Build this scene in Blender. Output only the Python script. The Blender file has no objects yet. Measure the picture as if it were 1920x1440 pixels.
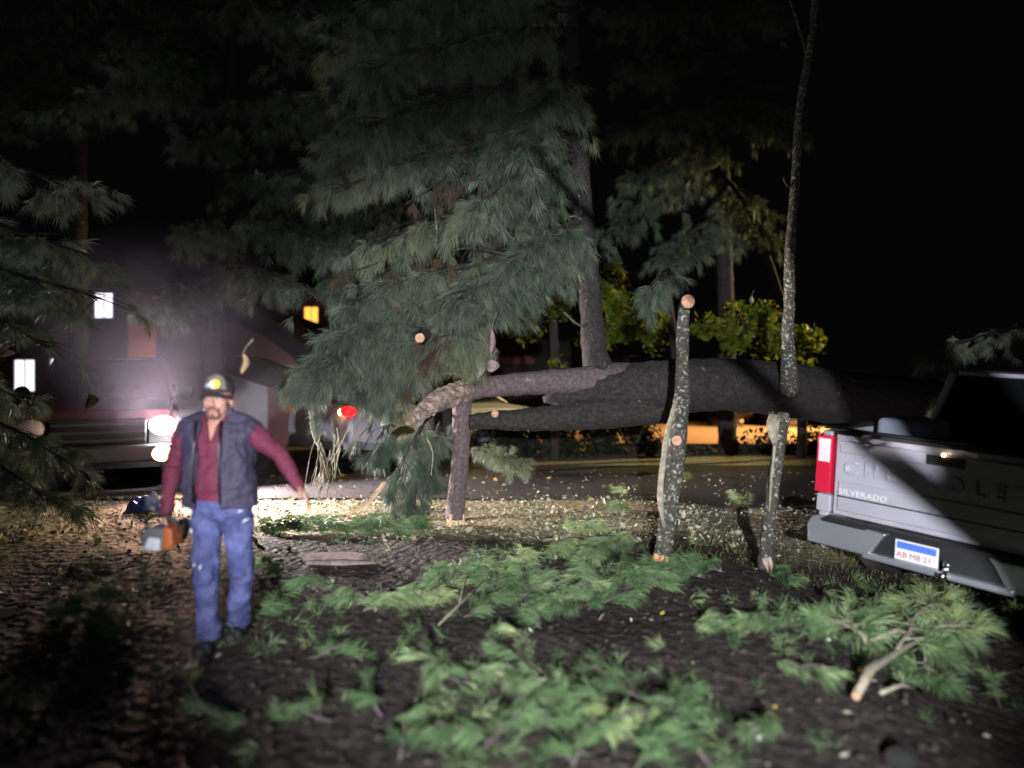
import bpy, bmesh, math, random
import numpy as np
from mathutils import Vector, Matrix, Euler
R = math.radians
rng = np.random.default_rng(7)
random.seed(7)
sc = bpy.context.scene
C = sc.collection
# ------------------------------------------------------------------ camera, world, exposure
H = 1.7; F = 1331.0; YH = 695.0
cam_d = bpy.data.cameras.new("camera"); cam = bpy.data.objects.new("camera", cam_d); C.objects.link(cam)
cam.location = (0, 0, H); cam.rotation_euler = (R(90), 0, 0)
cam_d.sensor_width = 36; cam_d.lens = 36 * F / 1920
cam_d.shift_y = (YH - 720) / 1920
cam_d.clip_start = 0.05; cam_d.clip_end = 600
cam_d.dof.use_dof = True; cam_d.dof.focus_distance = 7.6; cam_d.dof.aperture_fstop = 0.48
sc.camera = cam
w = bpy.data.worlds.new("World"); sc.world = w; w.use_nodes = True
wn = w.node_tree.nodes; bgn = wn["Background"]
sky = wn.new("ShaderNodeTexSky"); sky.sky_type = 'NISHITA'; sky.sun_disc = False
sky.sun_elevation = R(-6); sky.sun_rotation = R(200)
mixw = wn.new("ShaderNodeMix"); mixw.data_type = 'RGBA'; mixw.inputs[0].default_value = 0.97
w.node_tree.links.new(sky.outputs[0], mixw.inputs[6]); mixw.inputs[7].default_value = (0.030, 0.026, 0.030, 1)
w.node_tree.links.new(mixw.outputs[2], bgn.inputs[0]); bgn.inputs[1].default_value = 0.05
sc.view_settings.view_transform = 'Standard'; sc.view_settings.look = 'None'
sc.view_settings.exposure = 0.0; sc.view_settings.gamma = 1
sc.cycles.use_denoising = True
sc.cycles.max_bounces = 6; sc.cycles.diffuse_bounces = 2; sc.cycles.glossy_bounces = 3
sc.cycles.transparent_max_bounces = 12; sc.cycles.volume_bounces = 0
sc.cycles.volume_step_rate = 2.0; sc.cycles.sample_clamp_indirect = 4.0; sc.cycles.sample_clamp_direct = 0
sc.cycles.caustics_reflective = False; sc.cycles.caustics_refractive = False

def lamp(name, kind, loc, power, col, radius=0.05, target=None, size=None, blend=0.5):
    d = bpy.data.lights.new(name, kind); d.energy = power; d.color = col; d.shadow_soft_size = radius
    o = bpy.data.objects.new(name, d); C.objects.link(o); o.location = loc
    if kind == 'SPOT':
        d.spot_size = R(size); d.spot_blend = blend
        o.rotation_euler = (Vector(target) - Vector(loc)).to_track_quat('-Z', 'Y').to_euler()
    return o
# headlights of the vehicle parked behind and to the left of the photographer
lamp("headlight_beam", 'SPOT', (-0.1, -3.2, 2.25), 6000, (0.96, 0.97, 1.0), 0.03, (0.95, 7.4, 1.10), 50, .45).scale = (1, .72, 1)   # wide, flat beam
# fill lamp added at the camera, aimed up to lift the upper foliage
lamp("canopy_fill", 'SPOT', (0.03, 0.02, H + 0.03), 300, (0.95, 0.97, 1.0), 0.02, (-0.9, 6, 4.2), 104, 1.0)

# ------------------------------------------------------------------ helpers
def P(px, py, d):
    return Vector(((px - 960) / F * d, d, H - (py - YH) / F * d))
def sst(a, b, x):
    t = np.clip((x - a) / (b - a), 0, 1); return t * t * (3 - 2 * t)
_k = rng.uniform(0.6, 5.5, (22, 2)) * rng.choice([-1, 1], (22, 2)); _p = rng.uniform(0, 6.28, 22)
def gz(x, y):
    x = np.asarray(x, float); y = np.asarray(y, float)
    z = np.zeros(np.broadcast(x, y).shape)
    for (a, b), p in zip(_k, _p):
        z = z + 0.010 * np.sin(a * x + b * y + p) * 2.2 / (1.2 + math.hypot(a, b))
    rough = 1 - 0.75 * sst(8.3, 9.0, y)
    z = z * rough
    s = np.clip((x - 3.24) * .63 - (y - 5.42) * .777, -2.2, 2.2)
    wgt = sst(1.7, 2.9, x) * (1 - sst(8.5, 11, y))
    z = z * (1 - .6 * wgt) + wgt * (-.30 - .061 * s)
    dip = sst(16, 27, y) * sst(-4.5, -1.0, x + 0.0 * y)
    z = z - dip * (1.9 + 0.03 * np.maximum(y - 27, 0))
    # wheel ruts and a low mound in the churned soil
    z = z + 0.07 * np.exp(-((x - 0.1) ** 2 / 0.9 + (y - 6.15) ** 2 / 0.08)) - 0.05 * np.exp(-((x + 0.3) ** 2 / 1.5 + (y - 5.3) ** 2 / 0.15))
    return z
_k2 = rng.uniform(5, 60, (26, 2)) * rng.choice([-1, 1], (26, 2)); _p2 = rng.uniform(0, 6.28, 26)
def gfine(x, y):
    z = gz(x, y); q = 0
    for (a, b), p in zip(_k2, _p2): q = q + np.sin(a * x + b * y + p + 1.5 * np.sin(2.3 * y + p * x * .4))
    return z + q * .0007 * (1 - .7 * sst(8.3, 9.0, y)) * (1 - sst(14, 18, y)) - .006
def gzf(x, y): return float(gz(x, y))
def G(px, py):
    """ground point seen at a photograph position"""
    for i in range(60):
        pass
    d = H * F / max(py - YH, 1)
    for i in range(25):
        z = gzf((px - 960) / F * d, d); d = d * .5 + .5 * (H - z) * F / (py - YH)
    return Vector(((px - 960) / F * d, d, gzf((px - 960) / F * d, d)))

TEX = {}
def rough(o, strength, scale):
    if scale not in TEX:
        TEX[scale] = bpy.data.textures.new('lumps', 'CLOUDS'); TEX[scale].noise_scale = scale; TEX[scale].noise_depth = 3
    sb = o.modifiers.new('sub', 'SUBSURF'); sb.subdivision_type = 'SIMPLE'; sb.levels = 1; sb.render_levels = 1
    d = o.modifiers.new('bark_relief', 'DISPLACE'); d.texture = TEX[scale]; d.strength = strength; d.mid_level = .5; return o
class MB:
    def __init__(s): s.v = []; s.f = []; s.m = []; s.mi = 0
    def add(s, vs, fs):
        b = len(s.v); s.v += [tuple(q) for q in vs]; s.f += [tuple(b + i for i in f) for f in fs]; s.m += [s.mi] * len(fs); return s
    def box(s, c, size, rot=None):
        hx, hy, hz = [q / 2 for q in size]
        vs = [Vector((x, y, z)) for x in (-hx, hx) for y in (-hy, hy) for z in (-hz, hz)]
        if rot is not None: vs = [rot @ q for q in vs]
        vs = [q + Vector(c) for q in vs]
        return s.add(vs, [(0, 1, 3, 2), (4, 6, 7, 5), (0, 4, 5, 1), (2, 3, 7, 6), (0, 2, 6, 4), (1, 5, 7, 3)])
    def prism(s, poly, axis, a, b):
        """poly of 2-D points extruded along axis from a to b (axis 0: poly is y,z; 1: x,z; 2: x,y)"""
        n = len(poly)
        def mk(p, t):
            if axis == 0: return (t, p[0], p[1])
            if axis == 1: return (p[0], t, p[1])
            return (p[0], p[1], t)
        vs = [mk(p, a) for p in poly] + [mk(p, b) for p in poly]
        fs = [tuple(range(n))[::-1], tuple(range(n, 2 * n))] + [(i, (i + 1) % n, n + (i + 1) % n, n + i) for i in range(n)]
        return s.add(vs, fs)
    def tube(s, pts, rad, n=10, wob=0.0, cap=True):
        pts = [Vector(p) for p in pts]; m = len(pts)
        if not hasattr(rad, '__len__'): rad = [rad] * m
        vs = []; ov = pts[-1] - pts[0]; ax_ = min(range(3), key=lambda q: abs(ov[q])); a = Vector([1.0 if q == ax_ else 0.0 for q in range(3)])
        for i, p in enumerate(pts):
            t = (pts[min(i + 1, m - 1)] - pts[max(i - 1, 0)])
            t = t.normalized() if t.length > 1e-9 else Vector((0, 0, 1))
            a = a - t * a.dot(t)
            if a.length < 1e-4: a = t.orthogonal()
            a.normalize(); b = t.cross(a)
            for k in range(n):
                an = 2 * math.pi * k / n; r = rad[i] * (1 + wob * random.uniform(-1, 1))
                vs.append(p + a * math.cos(an) * r + b * math.sin(an) * r)
        fs = [(i * n + k, i * n + (k + 1) % n, (i + 1) * n + (k + 1) % n, (i + 1) * n + k) for i in range(m - 1) for k in range(n)]
        if cap: fs += [tuple(range(n))[::-1], tuple((m - 1) * n + k for k in range(n))]
        return s.add(vs, fs)
    def ell(s, c, r, nu=16, nv=10, rot=None):
        vs = []
        for j in range(nv + 1):
            th = math.pi * j / nv
            for i in range(nu):
                ph = 2 * math.pi * i / nu
                q = Vector((r[0] * math.sin(th) * math.cos(ph), r[1] * math.sin(th) * math.sin(ph), r[2] * math.cos(th)))
                if rot is not None: q = rot @ q
                vs.append(q + Vector(c))
        return s.add(vs, [(j * nu + i, (j + 1) * nu + i, (j + 1) * nu + (i + 1) % nu, j * nu + (i + 1) % nu) for j in range(nv) for i in range(nu)])
    def cap(s, a, b, ra, rb, n=14):
        a = Vector(a); b = Vector(b); s.tube([a, b], [ra, rb], n); s.ell(a, (ra,) * 3, n, 8); s.ell(b, (rb,) * 3, n, 8); return s
    def lathe(s, prof, n=28, axis=0, c=(0, 0, 0)):
        """prof: list of (t along axis, r)"""
        vs = []
        for t, r in prof:
            for k in range(n):
                a = 2 * math.pi * k / n; u, v = r * math.cos(a), r * math.sin(a)
                q = (t, u, v) if axis == 0 else ((u, t, v) if axis == 1 else (u, v, t))
                vs.append(Vector(q) + Vector(c))
        m = len(prof)
        return s.add(vs, [(i * n + k, i * n + (k + 1) % n, (i + 1) * n + (k + 1) % n, (i + 1) * n + k) for i in range(m - 1) for k in range(n)])

def link(name, me, mats, parent):
    o = bpy.data.objects.new(name, me); C.objects.link(o)
    if not isinstance(mats, (list, tuple)): mats = [mats]
    for m in mats: me.materials.append(m)
    if parent is not None: o.parent = parent
    return o
def obj(name, mb, mats, parent=None, smooth=False, bevel=0, world=True):
    """world: vertices given in world coordinates, parent is an unrotated empty"""
    anc = parent
    while anc is not None and '_o' not in anc: anc = anc.parent
    off = Vector(anc['_o']) if (anc is not None and world) else Vector((0, 0, 0))
    me = bpy.data.meshes.new(name)
    me.from_pydata([tuple(Vector(v) - off) for v in mb.v], [], mb.f); me.validate(); me.update()
    if any(mb.m) and len(me.polygons) == len(mb.m): me.polygons.foreach_set('material_index', mb.m)
    bm = bmesh.new(); bm.from_mesh(me); bmesh.ops.recalc_face_normals(bm, faces=bm.faces); bm.to_mesh(me); bm.free()
    if smooth: me.polygons.foreach_set('use_smooth', [True] * len(me.polygons))
    o = link(name, me, mats, parent)
    if bevel:
        b = o.modifiers.new("bevel", 'BEVEL'); b.width = bevel; b.segments = 3; b.limit_method = 'ANGLE'; b.angle_limit = R(35)
        me.polygons.foreach_set('use_smooth', [True] * len(me.polygons))
        wn_ = o.modifiers.new("wn", 'WEIGHTED_NORMAL'); wn_.keep_sharp = True
    return o
def tag(o, label, cat, group=None, kind=None):
    if label: o['label'] = label
    if cat: o['category'] = cat
    if group: o['group'] = group
    if kind: o['kind'] = kind
    return o
def thing(name, label, cat, loc, rot=(0, 0, 0), group=None):
    o = bpy.data.objects.new(name, None); C.objects.link(o); o.location = loc; o.rotation_euler = rot
    o.empty_display_size = .2
    o['_o'] = tuple(loc) if tuple(rot) == (0, 0, 0) else (0., 0., 0.)
    return tag(o, label, cat, group)
def quads(name, V, mats, parent=None, nv=4, attr=None):
    """V: (n, nv, 3) array, one face each"""
    off = np.array(parent['_o']) if parent is not None else 0
    n = V.shape[0]; me = bpy.data.meshes.new(name)
    me.vertices.add(n * nv); me.loops.add(n * nv); me.polygons.add(n)
    me.vertices.foreach_set('co', (V - off).astype(np.float32).ravel())
    me.loops.foreach_set('vertex_index', np.arange(n * nv, dtype=np.int32))
    me.polygons.foreach_set('loop_start', np.arange(0, n * nv, nv, dtype=np.int32))
    me.polygons.foreach_set('loop_total', np.full(n, nv, dtype=np.int32))
    me.update()
    if attr is not None:
        a = me.attributes.new('tone', 'FLOAT', 'FACE'); a.data.foreach_set('value', attr.astype(np.float32))
    return link(name, me, mats, parent)

# ------------------------------------------------------------------ materials
def mat(name, col, rough=.6, metal=0, spec=.5, noise=None, bump=None, emit=None, coat=0, trans=0, tone=None, sss=0):
    """noise=(scale, colour2, lo, hi)  bump=(scale, strength, distance)  tone=(colour2, colour3) from per-face attribute"""
    m = bpy.data.materials.new(name); m.use_nodes = True; nt = m.node_tree; b = nt.nodes["Principled BSDF"]; N = nt.nodes; L = nt.links
    b.inputs["Base Color"].default_value = (*col, 1); b.inputs["Roughness"].default_value = rough
    b.inputs["Metallic"].default_value = metal; b.inputs["Specular IOR Level"].default_value = spec
    b.inputs["Coat Weight"].default_value = coat
    tc = N.new("ShaderNodeTexCoord"); out = None
    if noise:
        nz = N.new("ShaderNodeTexNoise"); nz.inputs["Scale"].default_value = noise[0]; nz.inputs["Detail"].default_value = 6
        L.new(tc.outputs["Object"], nz.inputs["Vector"])
        r = N.new("ShaderNodeValToRGB"); r.color_ramp.elements[0].position = noise[2]; r.color_ramp.elements[1].position = noise[3]
        r.color_ramp.elements[0].color = (*col, 1); r.color_ramp.elements[1].color = (*noise[1], 1)
        L.new(nz.outputs["Fac"], r.inputs[0]); out = r.outputs[0]
    if tone:
        at = N.new("ShaderNodeAttribute"); at.attribute_name = 'tone'
        r2 = N.new("ShaderNodeValToRGB"); els = r2.color_ramp.elements
        els[0].color = (*col, 1); els[1].color = (*tone[-1], 1)
        for i, c in enumerate(tone[:-1]):
            e = els.new((i + 1) / len(tone)); e.color = (*c, 1)
        L.new(at.outputs["Fac"], r2.inputs[0]); out = r2.outputs[0]
    if out: L.new(out, b.inputs["Base Color"])
    if bump:
        n2 = N.new("ShaderNodeTexNoise"); n2.inputs["Scale"].default_value = bump[0]; n2.inputs["Detail"].default_value = 8
        L.new(tc.outputs["Object"], n2.inputs["Vector"])
        bp = N.new("ShaderNodeBump"); bp.inputs["Strength"].default_value = bump[1]; bp.inputs["Distance"].default_value = bump[2]
        L.new(n2.outputs["Fac"], bp.inputs["Height"]); L.new(bp.outputs[0], b.inputs["Normal"])
    if emit:
        b.inputs["Emission Color"].default_value = (*emit[0], 1); b.inputs["Emission Strength"].default_value = emit[1]
    if trans:
        tr = N.new("ShaderNodeBsdfTranslucent"); mx = N.new("ShaderNodeMixShader"); mx.inputs[0].default_value = trans
        if out: L.new(out, tr.inputs[0])
        else: tr.inputs[0].default_value = (*col, 1)
        L.new(b.outputs[0], mx.inputs[1]); L.new(tr.outputs[0], mx.inputs[2]); L.new(mx.outputs[0], N["Material Output"].inputs[0])
    return m
def bark_mat(name, dark, light, lichen, thr=.60, scale=7):
    m = mat(name, dark, .9, noise=(26, light, .35, .7), bump=(38, .9, .02)); nt = m.node_tree; N = nt.nodes; L = nt.links
    b = N["Principled BSDF"]; src = b.inputs["Base Color"].links[0].from_socket
    tc = [n for n in N if n.type == 'TEX_COORD'][0]
    nz = N.new("ShaderNodeTexNoise"); nz.inputs["Scale"].default_value = scale; nz.inputs["Detail"].default_value = 3
    L.new(tc.outputs["Object"], nz.inputs["Vector"])
    r = N.new("ShaderNodeValToRGB"); r.color_ramp.elements[0].position = thr; r.color_ramp.elements[1].position = thr + .10
    r.color_ramp.elements[0].color = (0, 0, 0, 1); r.color_ramp.elements[1].color = (1, 1, 1, 1); L.new(nz.outputs["Fac"], r.inputs[0])
    mx = N.new("ShaderNodeMix"); mx.data_type = 'RGBA'; L.new(r.outputs[0], mx.inputs[0]); L.new(src, mx.inputs[6]); mx.inputs[7].default_value = (*lichen, 1)
    L.new(mx.outputs[2], b.inputs["Base Color"]); return m
M = {}
M['needle'] = mat('pine_needles', (.028, .060, .040), .5, spec=.35, trans=.22, tone=[(.085, .118, .080), (.17, .20, .155), (.18, .20, .085)])
M['needle_ground'] = mat('pine_needles_fresh', (.05, .10, .05), .5, spec=.35, trans=.2, tone=[(.11, .20, .08), (.25, .36, .19), (.50, .56, .20)])
M['needle_dead'] = mat('pine_needles_brown', (.085, .055, .034), .7, trans=.2)
M['maple'] = mat('maple_leaves', (.06, .10, .012), .55, trans=.5, tone=[(.08, .14, .012), (.16, .20, .015), (.30, .26, .02)])
M['leaf_dark'] = mat('shrub_leaves', (.010, .014, .007), .7, trans=.3, tone=[(.016, .022, .009), (.026, .032, .012)])
M['litter'] = mat('leaf_litter', (.13, .11, .07), .8, tone=[(.26, .25, .18), (.42, .42, .32), (.62, .62, .52)], spec=.2)
M['litter_y'] = mat('yellow_leaves', (.30, .17, .03), .7, tone=[(.5, .3, .04), (.6, .45, .08)], trans=.2)
M['grass'] = mat('grass_blades', (.07, .09, .02), .7, trans=.3, tone=[(.14, .16, .04), (.26, .24, .08)])
M['bark'] = bark_mat('pine_bark', (.015, .013, .013), (.046, .040, .038), (.20, .24, .20), .69, 9)
M['bark_limb'] = bark_mat('smooth_limb_bark', (.09, .062, .070), (.17, .13, .135), (.33, .31, .32), .68, 9)
M['bark_lichen'] = bark_mat('lichen_bark', (.035, .03, .026), (.10, .085, .07), (.34, .42, .33), .56, 34)
M['bark_pale'] = mat('pale_bark', (.22, .20, .15), .9, noise=(22, (.42, .39, .30), .35, .7), bump=(40, .8, .01))
M['wood'] = mat('fresh_split_wood', (.62, .43, .27), .8, noise=(30, (.78, .62, .42), .3, .7), bump=(60, .5, .006))
M['cut'] = mat('sawn_wood', (.60, .34, .23), .8, noise=(45, (.40, .20, .12), .42, .62), bump=(60, .5, .005))
M['cutdark'] = mat('sawn_wood_old', (.40, .33, .27), .8, noise=(18, (.3, .24, .2), .4, .6))

# ------------------------------------------------------------------ ground, road, parking lot
def grid(name, xs, ys, m, dz=0.0, zf=gz, smooth=True):
    X, Y = np.meshgrid(xs, ys); Z = zf(X, Y) + dz
    if name == 'ground': Z = Z + np.clip(rng.normal(0, .0026, Z.shape), -.006, .006) * (Y < 14)
    V = np.stack([X, Y, Z], -1).reshape(-1, 3); nx, ny = len(xs), len(ys)
    f = [(j * nx + i, j * nx + i + 1, (j + 1) * nx + i + 1, (j + 1) * nx + i) for j in range(ny - 1) for i in range(nx - 1)]
    me = bpy.data.meshes.new(name); me.from_pydata(V.tolist(), [], f); me.polygons.foreach_set('use_smooth', [True] * len(f))
    o = link(name, me, m, None); return tag(o, None, None, kind='structure')
def ground_mat():
    m = bpy.data.materials.new("soil_and_lawn"); m.use_nodes = True; nt = m.node_tree; N = nt.nodes; L = nt.links; b = N["Principled BSDF"]
    tc = N.new("ShaderNodeTexCoord"); sp = N.new("ShaderNodeSeparateXYZ"); L.new(tc.outputs["Object"], sp.inputs[0])
    def noise(s, det=8): 
        n = N.new("ShaderNodeTexNoise"); n.inputs["Scale"].default_value = s; n.inputs["Detail"].default_value = det; L.new(tc.outputs["Object"], n.inputs["Vector"]); return n.outputs["Fac"]
    def ramp(f, a, b_, ca, cb):
        r = N.new("ShaderNodeValToRGB"); r.color_ramp.elements[0].position = a; r.color_ramp.elements[1].position = b_
        r.color_ramp.elements[0].color = (*ca, 1); r.color_ramp.elements[1].color = (*cb, 1); L.new(f, r.inputs[0]); return r.outputs[0]
    soil = ramp(noise(14), .35, .72, (.018, .014, .013), (.075, .058, .052))
    straw = ramp(noise(22), .3, .7, (.14, .11, .065), (.42, .38, .26))
    # lawn begins about 6.6 m out, its border wandering
    ad = N.new("ShaderNodeMath"); ad.operation = 'MULTIPLY_ADD'; L.new(noise(1.3, 3), ad.inputs[0]); ad.inputs[1].default_value = 1.6; L.new(sp.outputs[1], ad.inputs[2])
    a2 = N.new("ShaderNodeMath"); a2.operation = 'MULTIPLY_ADD'; L.new(noise(9, 3), a2.inputs[0]); a2.inputs[1].default_value = .5; L.new(ad.outputs[0], a2.inputs[2])
    mr = N.new("ShaderNodeMapRange"); mr.inputs[1].default_value = 8.1; mr.inputs[2].default_value = 8.6; L.new(a2.outputs[0], mr.inputs[0])
    mx = N.new("ShaderNodeMix"); mx.data_type = 'RGBA'; L.new(mr.outputs[0], mx.inputs[0]); L.new(soil, mx.inputs[6]); L.new(straw, mx.inputs[7])
    # worn gravel track down the left; headlit pale pink put into its colour
    xl = N.new("ShaderNodeMath"); xl.operation = 'MULTIPLY_ADD'; L.new(noise(2.2, 3), xl.inputs[0]); xl.inputs[1].default_value = .55
    q = N.new("ShaderNodeMath"); q.operation = 'MULTIPLY_ADD'; L.new(sp.outputs[1], q.inputs[0]); q.inputs[1].default_value = .46; L.new(sp.outputs[0], q.inputs[2])
    L.new(q.outputs[0], xl.inputs[2])   # x + .46 y + noise
    ab = N.new("ShaderNodeMath"); ab.operation = 'SUBTRACT'; L.new(xl.outputs[0], ab.inputs[0]); ab.inputs[1].default_value = .17
    aa = N.new("ShaderNodeMath"); aa.operation = 'ABSOLUTE'; L.new(ab.outputs[0], aa.inputs[0])
    wd = N.new("ShaderNodeMath"); wd.operation = 'MULTIPLY_ADD'; L.new(sp.outputs[1], wd.inputs[0]); wd.inputs[1].default_value = -.17; L.new(aa.outputs[0], wd.inputs[2])
    mr2 = N.new("ShaderNodeMapRange"); mr2.inputs[1].default_value = -.54; mr2.inputs[2].default_value = -.62; L.new(wd.outputs[0], mr2.inputs[0])
    gr = ramp(noise(19), .3, .7, (.10, .062, .052), (.26, .18, .15))
    mx2 = N.new("ShaderNodeMix"); mx2.data_type = 'RGBA'; L.new(mr2.outputs[0], mx2.inputs[0]); L.new(mx.outputs[2], mx2.inputs[6]); L.new(gr, mx2.inputs[7])
    L.new(mx2.outputs[2], b.inputs["Base Color"]); b.inputs["Roughness"].default_value = .75; b.inputs["Specular IOR Level"].default_value = .4
    bp = N.new("ShaderNodeBump"); bp.inputs["Strength"].default_value = 1; bp.inputs["Distance"].default_value = .035
    L.new(noise(16, 10), bp.inputs["Height"]); L.new(bp.outputs[0], b.inputs["Normal"])
    return m
xs = np.unique(np.concatenate([np.linspace(-90, -12, 30), np.linspace(-12, -5, 90), np.linspace(-5, 5, 480), np.linspace(5, 12, 70), np.linspace(12, 90, 30)]))
ys = np.unique(np.concatenate([np.linspace(-12, .5, 10), np.geomspace(.5, 2.4, 60), np.geomspace(2.4, 11, 560), np.geomspace(11, 30, 80), np.geomspace(30, 260, 40)]))
grid('ground', xs, ys, ground_mat(), zf=gfine).cycles.shadow_terminator_geometry_offset = .2
M['asphalt'] = mat('wet_asphalt', (.045, .042, .048), .45, noise=(40, (.10, .09, .095), .35, .75), bump=(120, .35, .006))
grid('road', np.linspace(-14, 11, 160), np.linspace(9.35, 12.6, 40), M['asphalt'], .02)
M['lot'] = mat('parking_asphalt', (.16, .14, .13), .6, noise=(3, (.22, .19, .17), .3, .7), bump=(60, .3, .006))
grid('parking_lot', np.linspace(-1.5, 70, 70), np.linspace(29, 110, 50), M['lot'], .02)

# ------------------------------------------------------------------ foliage
def needles(Cn, D, n, L, wd, fan=(5, 46), droop=.3, shoot=.08, tone=None):
    N_ = len(Cn); Cn = np.repeat(Cn, n, 0); D = np.repeat(D / np.linalg.norm(D, axis=1, keepdims=True), n, 0); K = N_ * n
    rv = rng.normal(size=(K, 3)); pr = np.cross(D, rv); pr /= np.linalg.norm(pr, axis=1, keepdims=True)
    th = np.radians(rng.uniform(fan[0], fan[1], K))[:, None]
    d = D * np.cos(th) + pr * np.sin(th)
    base = Cn - D * (rng.uniform(0, 1, K)[:, None] * shoot)
    l = (L * rng.uniform(.7, 1.1, K))[:, None]
    mid = base + d * l * .5 - np.array([0, 0, 1.]) * l * droop * .15
    tip = base + d * l - np.array([0, 0, 1.]) * l * droop
    sd = np.cross(d, rng.normal(size=(K, 3))); sd /= np.linalg.norm(sd, axis=1, keepdims=True); sd *= wd / 2
    V = np.stack([base, mid - sd, tip, mid + sd], 1)
    if tone is None: tone = rng.uniform(0, 1, N_)
    t = np.repeat(tone, n) * .72 + rng.uniform(0, .28, K)
    return V, t
GAPS = [(690, 805, 34), (645, 770, 34), (197, 562, 34), (48, 690, 44), (112, 685, 32), (585, 580, 36), (788, 618, 22), (845, 735, 42), (800, 752, 30)]
class Bough:
    def __init__(s): s.limb = MB(); s.c = []; s.d = []
    def add(s, a, b, r, nt, spread=.45, sag=.25, down=.5, sub=3, start=.15, ly=1.0):
        a = Vector(a); b = Vector(b); pts = []; k = 9
        for i in range(k):
            u = i / (k - 1); p = a.lerp(b, u); p.z += sag * (u * (1 - u) * 4) * .5 - sag * u * .5
            p += Vector([random.uniform(-.02, .02) for _ in range(3)]) * (1 if 0 < i < k - 1 else 0) * spread * 3
            pts.append(p)
        s.limb.tube(pts, [r * (1 - .85 * i / (k - 1)) + .003 for i in range(k)], 7, .12)
        ax = (b - a).normalized()
        for _ in range(nt):
            u = random.uniform(start, 1.0); i = min(int(u * (k - 1)), k - 2); p = pts[i].lerp(pts[i + 1], u * (k - 1) - i)
            sp = spread * (1.1 - .55 * u) * random.uniform(.25, 1.0)
            an = random.uniform(0, 6.28); o = Vector((math.cos(an), math.sin(an) * ly, 0)) * sp
            o = o + ax * sp * random.uniform(.1, .9); o.z -= sp * down * random.uniform(.2, 1.8)
            e = p + o; m = p.lerp(e, .55) + Vector((0, 0, sp * .12))
            s.limb.tube([p, m, e], [.006, .004, .002], 4, cap=False)
            for q in range(sub):
                dd = (o.normalized() + Vector([random.uniform(-.7, .7) for _ in range(3)]) + Vector((0, 0, -.35 * down))).normalized()
                cc = e - o * random.uniform(0, .45) if q else e
                s.c.append(tuple(cc + dd * .07)); s.d.append(tuple(dd))
        return s
    def build(s, parent, n=46,  L=.125, wd=.0032, tone=(0, 1), matn='needle', limbmat='bark', limbname='branches', folname='foliage', droop=.3):
        c = np.array(s.c); d = np.array(s.d)
        # gaps in the crown where windows and the sawn limb show through
        px = 960 + F * c[:, 0] / c[:, 1]; py = YH - F * (c[:, 2] - H) / c[:, 1]; keep = np.ones(len(c), bool)
        for gx, gy, gr in GAPS: keep &= (np.hypot(px - gx, py - gy) > gr * 8.0 / np.maximum(c[:, 1], 4)) | (c[:, 1] < 4.0)
        c = c[keep]; d = d[keep]
        # tone drifts smoothly through the crown so neighbouring sprays share a hue
        t = .5 + .28 * np.sin(c[:, 0] * 2.1 + c[:, 2] * 1.3) + .2 * np.sin(c[:, 2] * 3.7 + 1.7 + c[:, 1]) + rng.normal(0, .16, len(c))
        t = t + rng.choice([0, .35], len(c), p=[.8, .2]); t = np.clip(tone[0] + (tone[1] - tone[0]) * t, 0, 1)
        obj(limbname, s.limb, M[limbmat], parent, smooth=True)
        V, tt = needles(c, d, n, L, wd, tone=t, droop=droop)
        return quads(folname, V, M[matn], parent, attr=tt)
def leaves(n, cf, size, flat=0.0):
    """leaf-sized rhombic faces; cf(n)->(n,3) centres"""
    c = cf(n); n = len(c); nrm = rng.normal(size=(n, 3)); nrm[:, 2] += flat * 3 * np.sign(rng.uniform(-.2, 1, n) + 1e-6); nrm /= np.linalg.norm(nrm, axis=1, keepdims=True)
    a = np.cross(nrm, rng.normal(size=(n, 3))); a /= np.linalg.norm(a, axis=1, keepdims=True); b = np.cross(nrm, a)
    s = (size * np.clip(rng.lognormal(-.35, .5, n), .25, 2.2))[:, None]; b = b * rng.uniform(.35, 1.1, (n, 1))
    V = np.stack([c - a * s, c - a * s * .2 + b * s * .62, c + a * s * .45 + b * s * .45, c + a * s, c + a * s * .4 - b * s * .5, c - a * s * .25 - b * s * .6], 1)
    return V, rng.uniform(0, 1, n)

# ------------------------------------------------------------------ the fallen pine
def tubeP(mb, seq, n=12, wob=.06):
    """seq of (px, py, depth, radius); smoothed"""
    pts = [P(a, b, c) for a, b, c, r in seq]; rs = [q[3] for q in seq]; op = []; orr = []
    for i in range(len(pts) - 1):
        p0 = pts[max(i - 1, 0)]; p1 = pts[i]; p2 = pts[i + 1]; p3 = pts[min(i + 2, len(pts) - 1)]
        st = max(3, int((p2 - p1).length / .09))
        for k in range(st):
            t = k / st
            op.append(.5 * ((2 * p1) + (p2 - p0) * t + (2 * p0 - 5 * p1 + 4 * p2 - p3) * t * t + (3 * p1 - p0 - 3 * p2 + p3) * t ** 3))
            orr.append(rs[i] * (1 - t) + rs[i + 1] * t)
    op.append(pts[-1]); orr.append(rs[-1]); mb.tube(op, orr, n, wob); return op
def disc(mb, c, nrm, r, th=.012, n=18):
    nrm = Vector(nrm).normalized(); mb.tube([Vector(c), Vector(c) + nrm * th], [r, r * .97], n, .03)
def splinters(mb, c, d, r, L, n=14):
    c = Vector(c); d = Vector(d).normalized()
    for _ in range(n):
        o = Vector([random.uniform(-1, 1) for _ in range(3)]); o -= d * o.dot(d); o = o * r * .75
        l = L * random.uniform(.3, 1)
        mb.tube([c + o - d * .03, c + o + d * l * .5 + o * .1, c + o * .8 + d * l], [r * .28, r * .2, .002], 5, .15)

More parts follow.
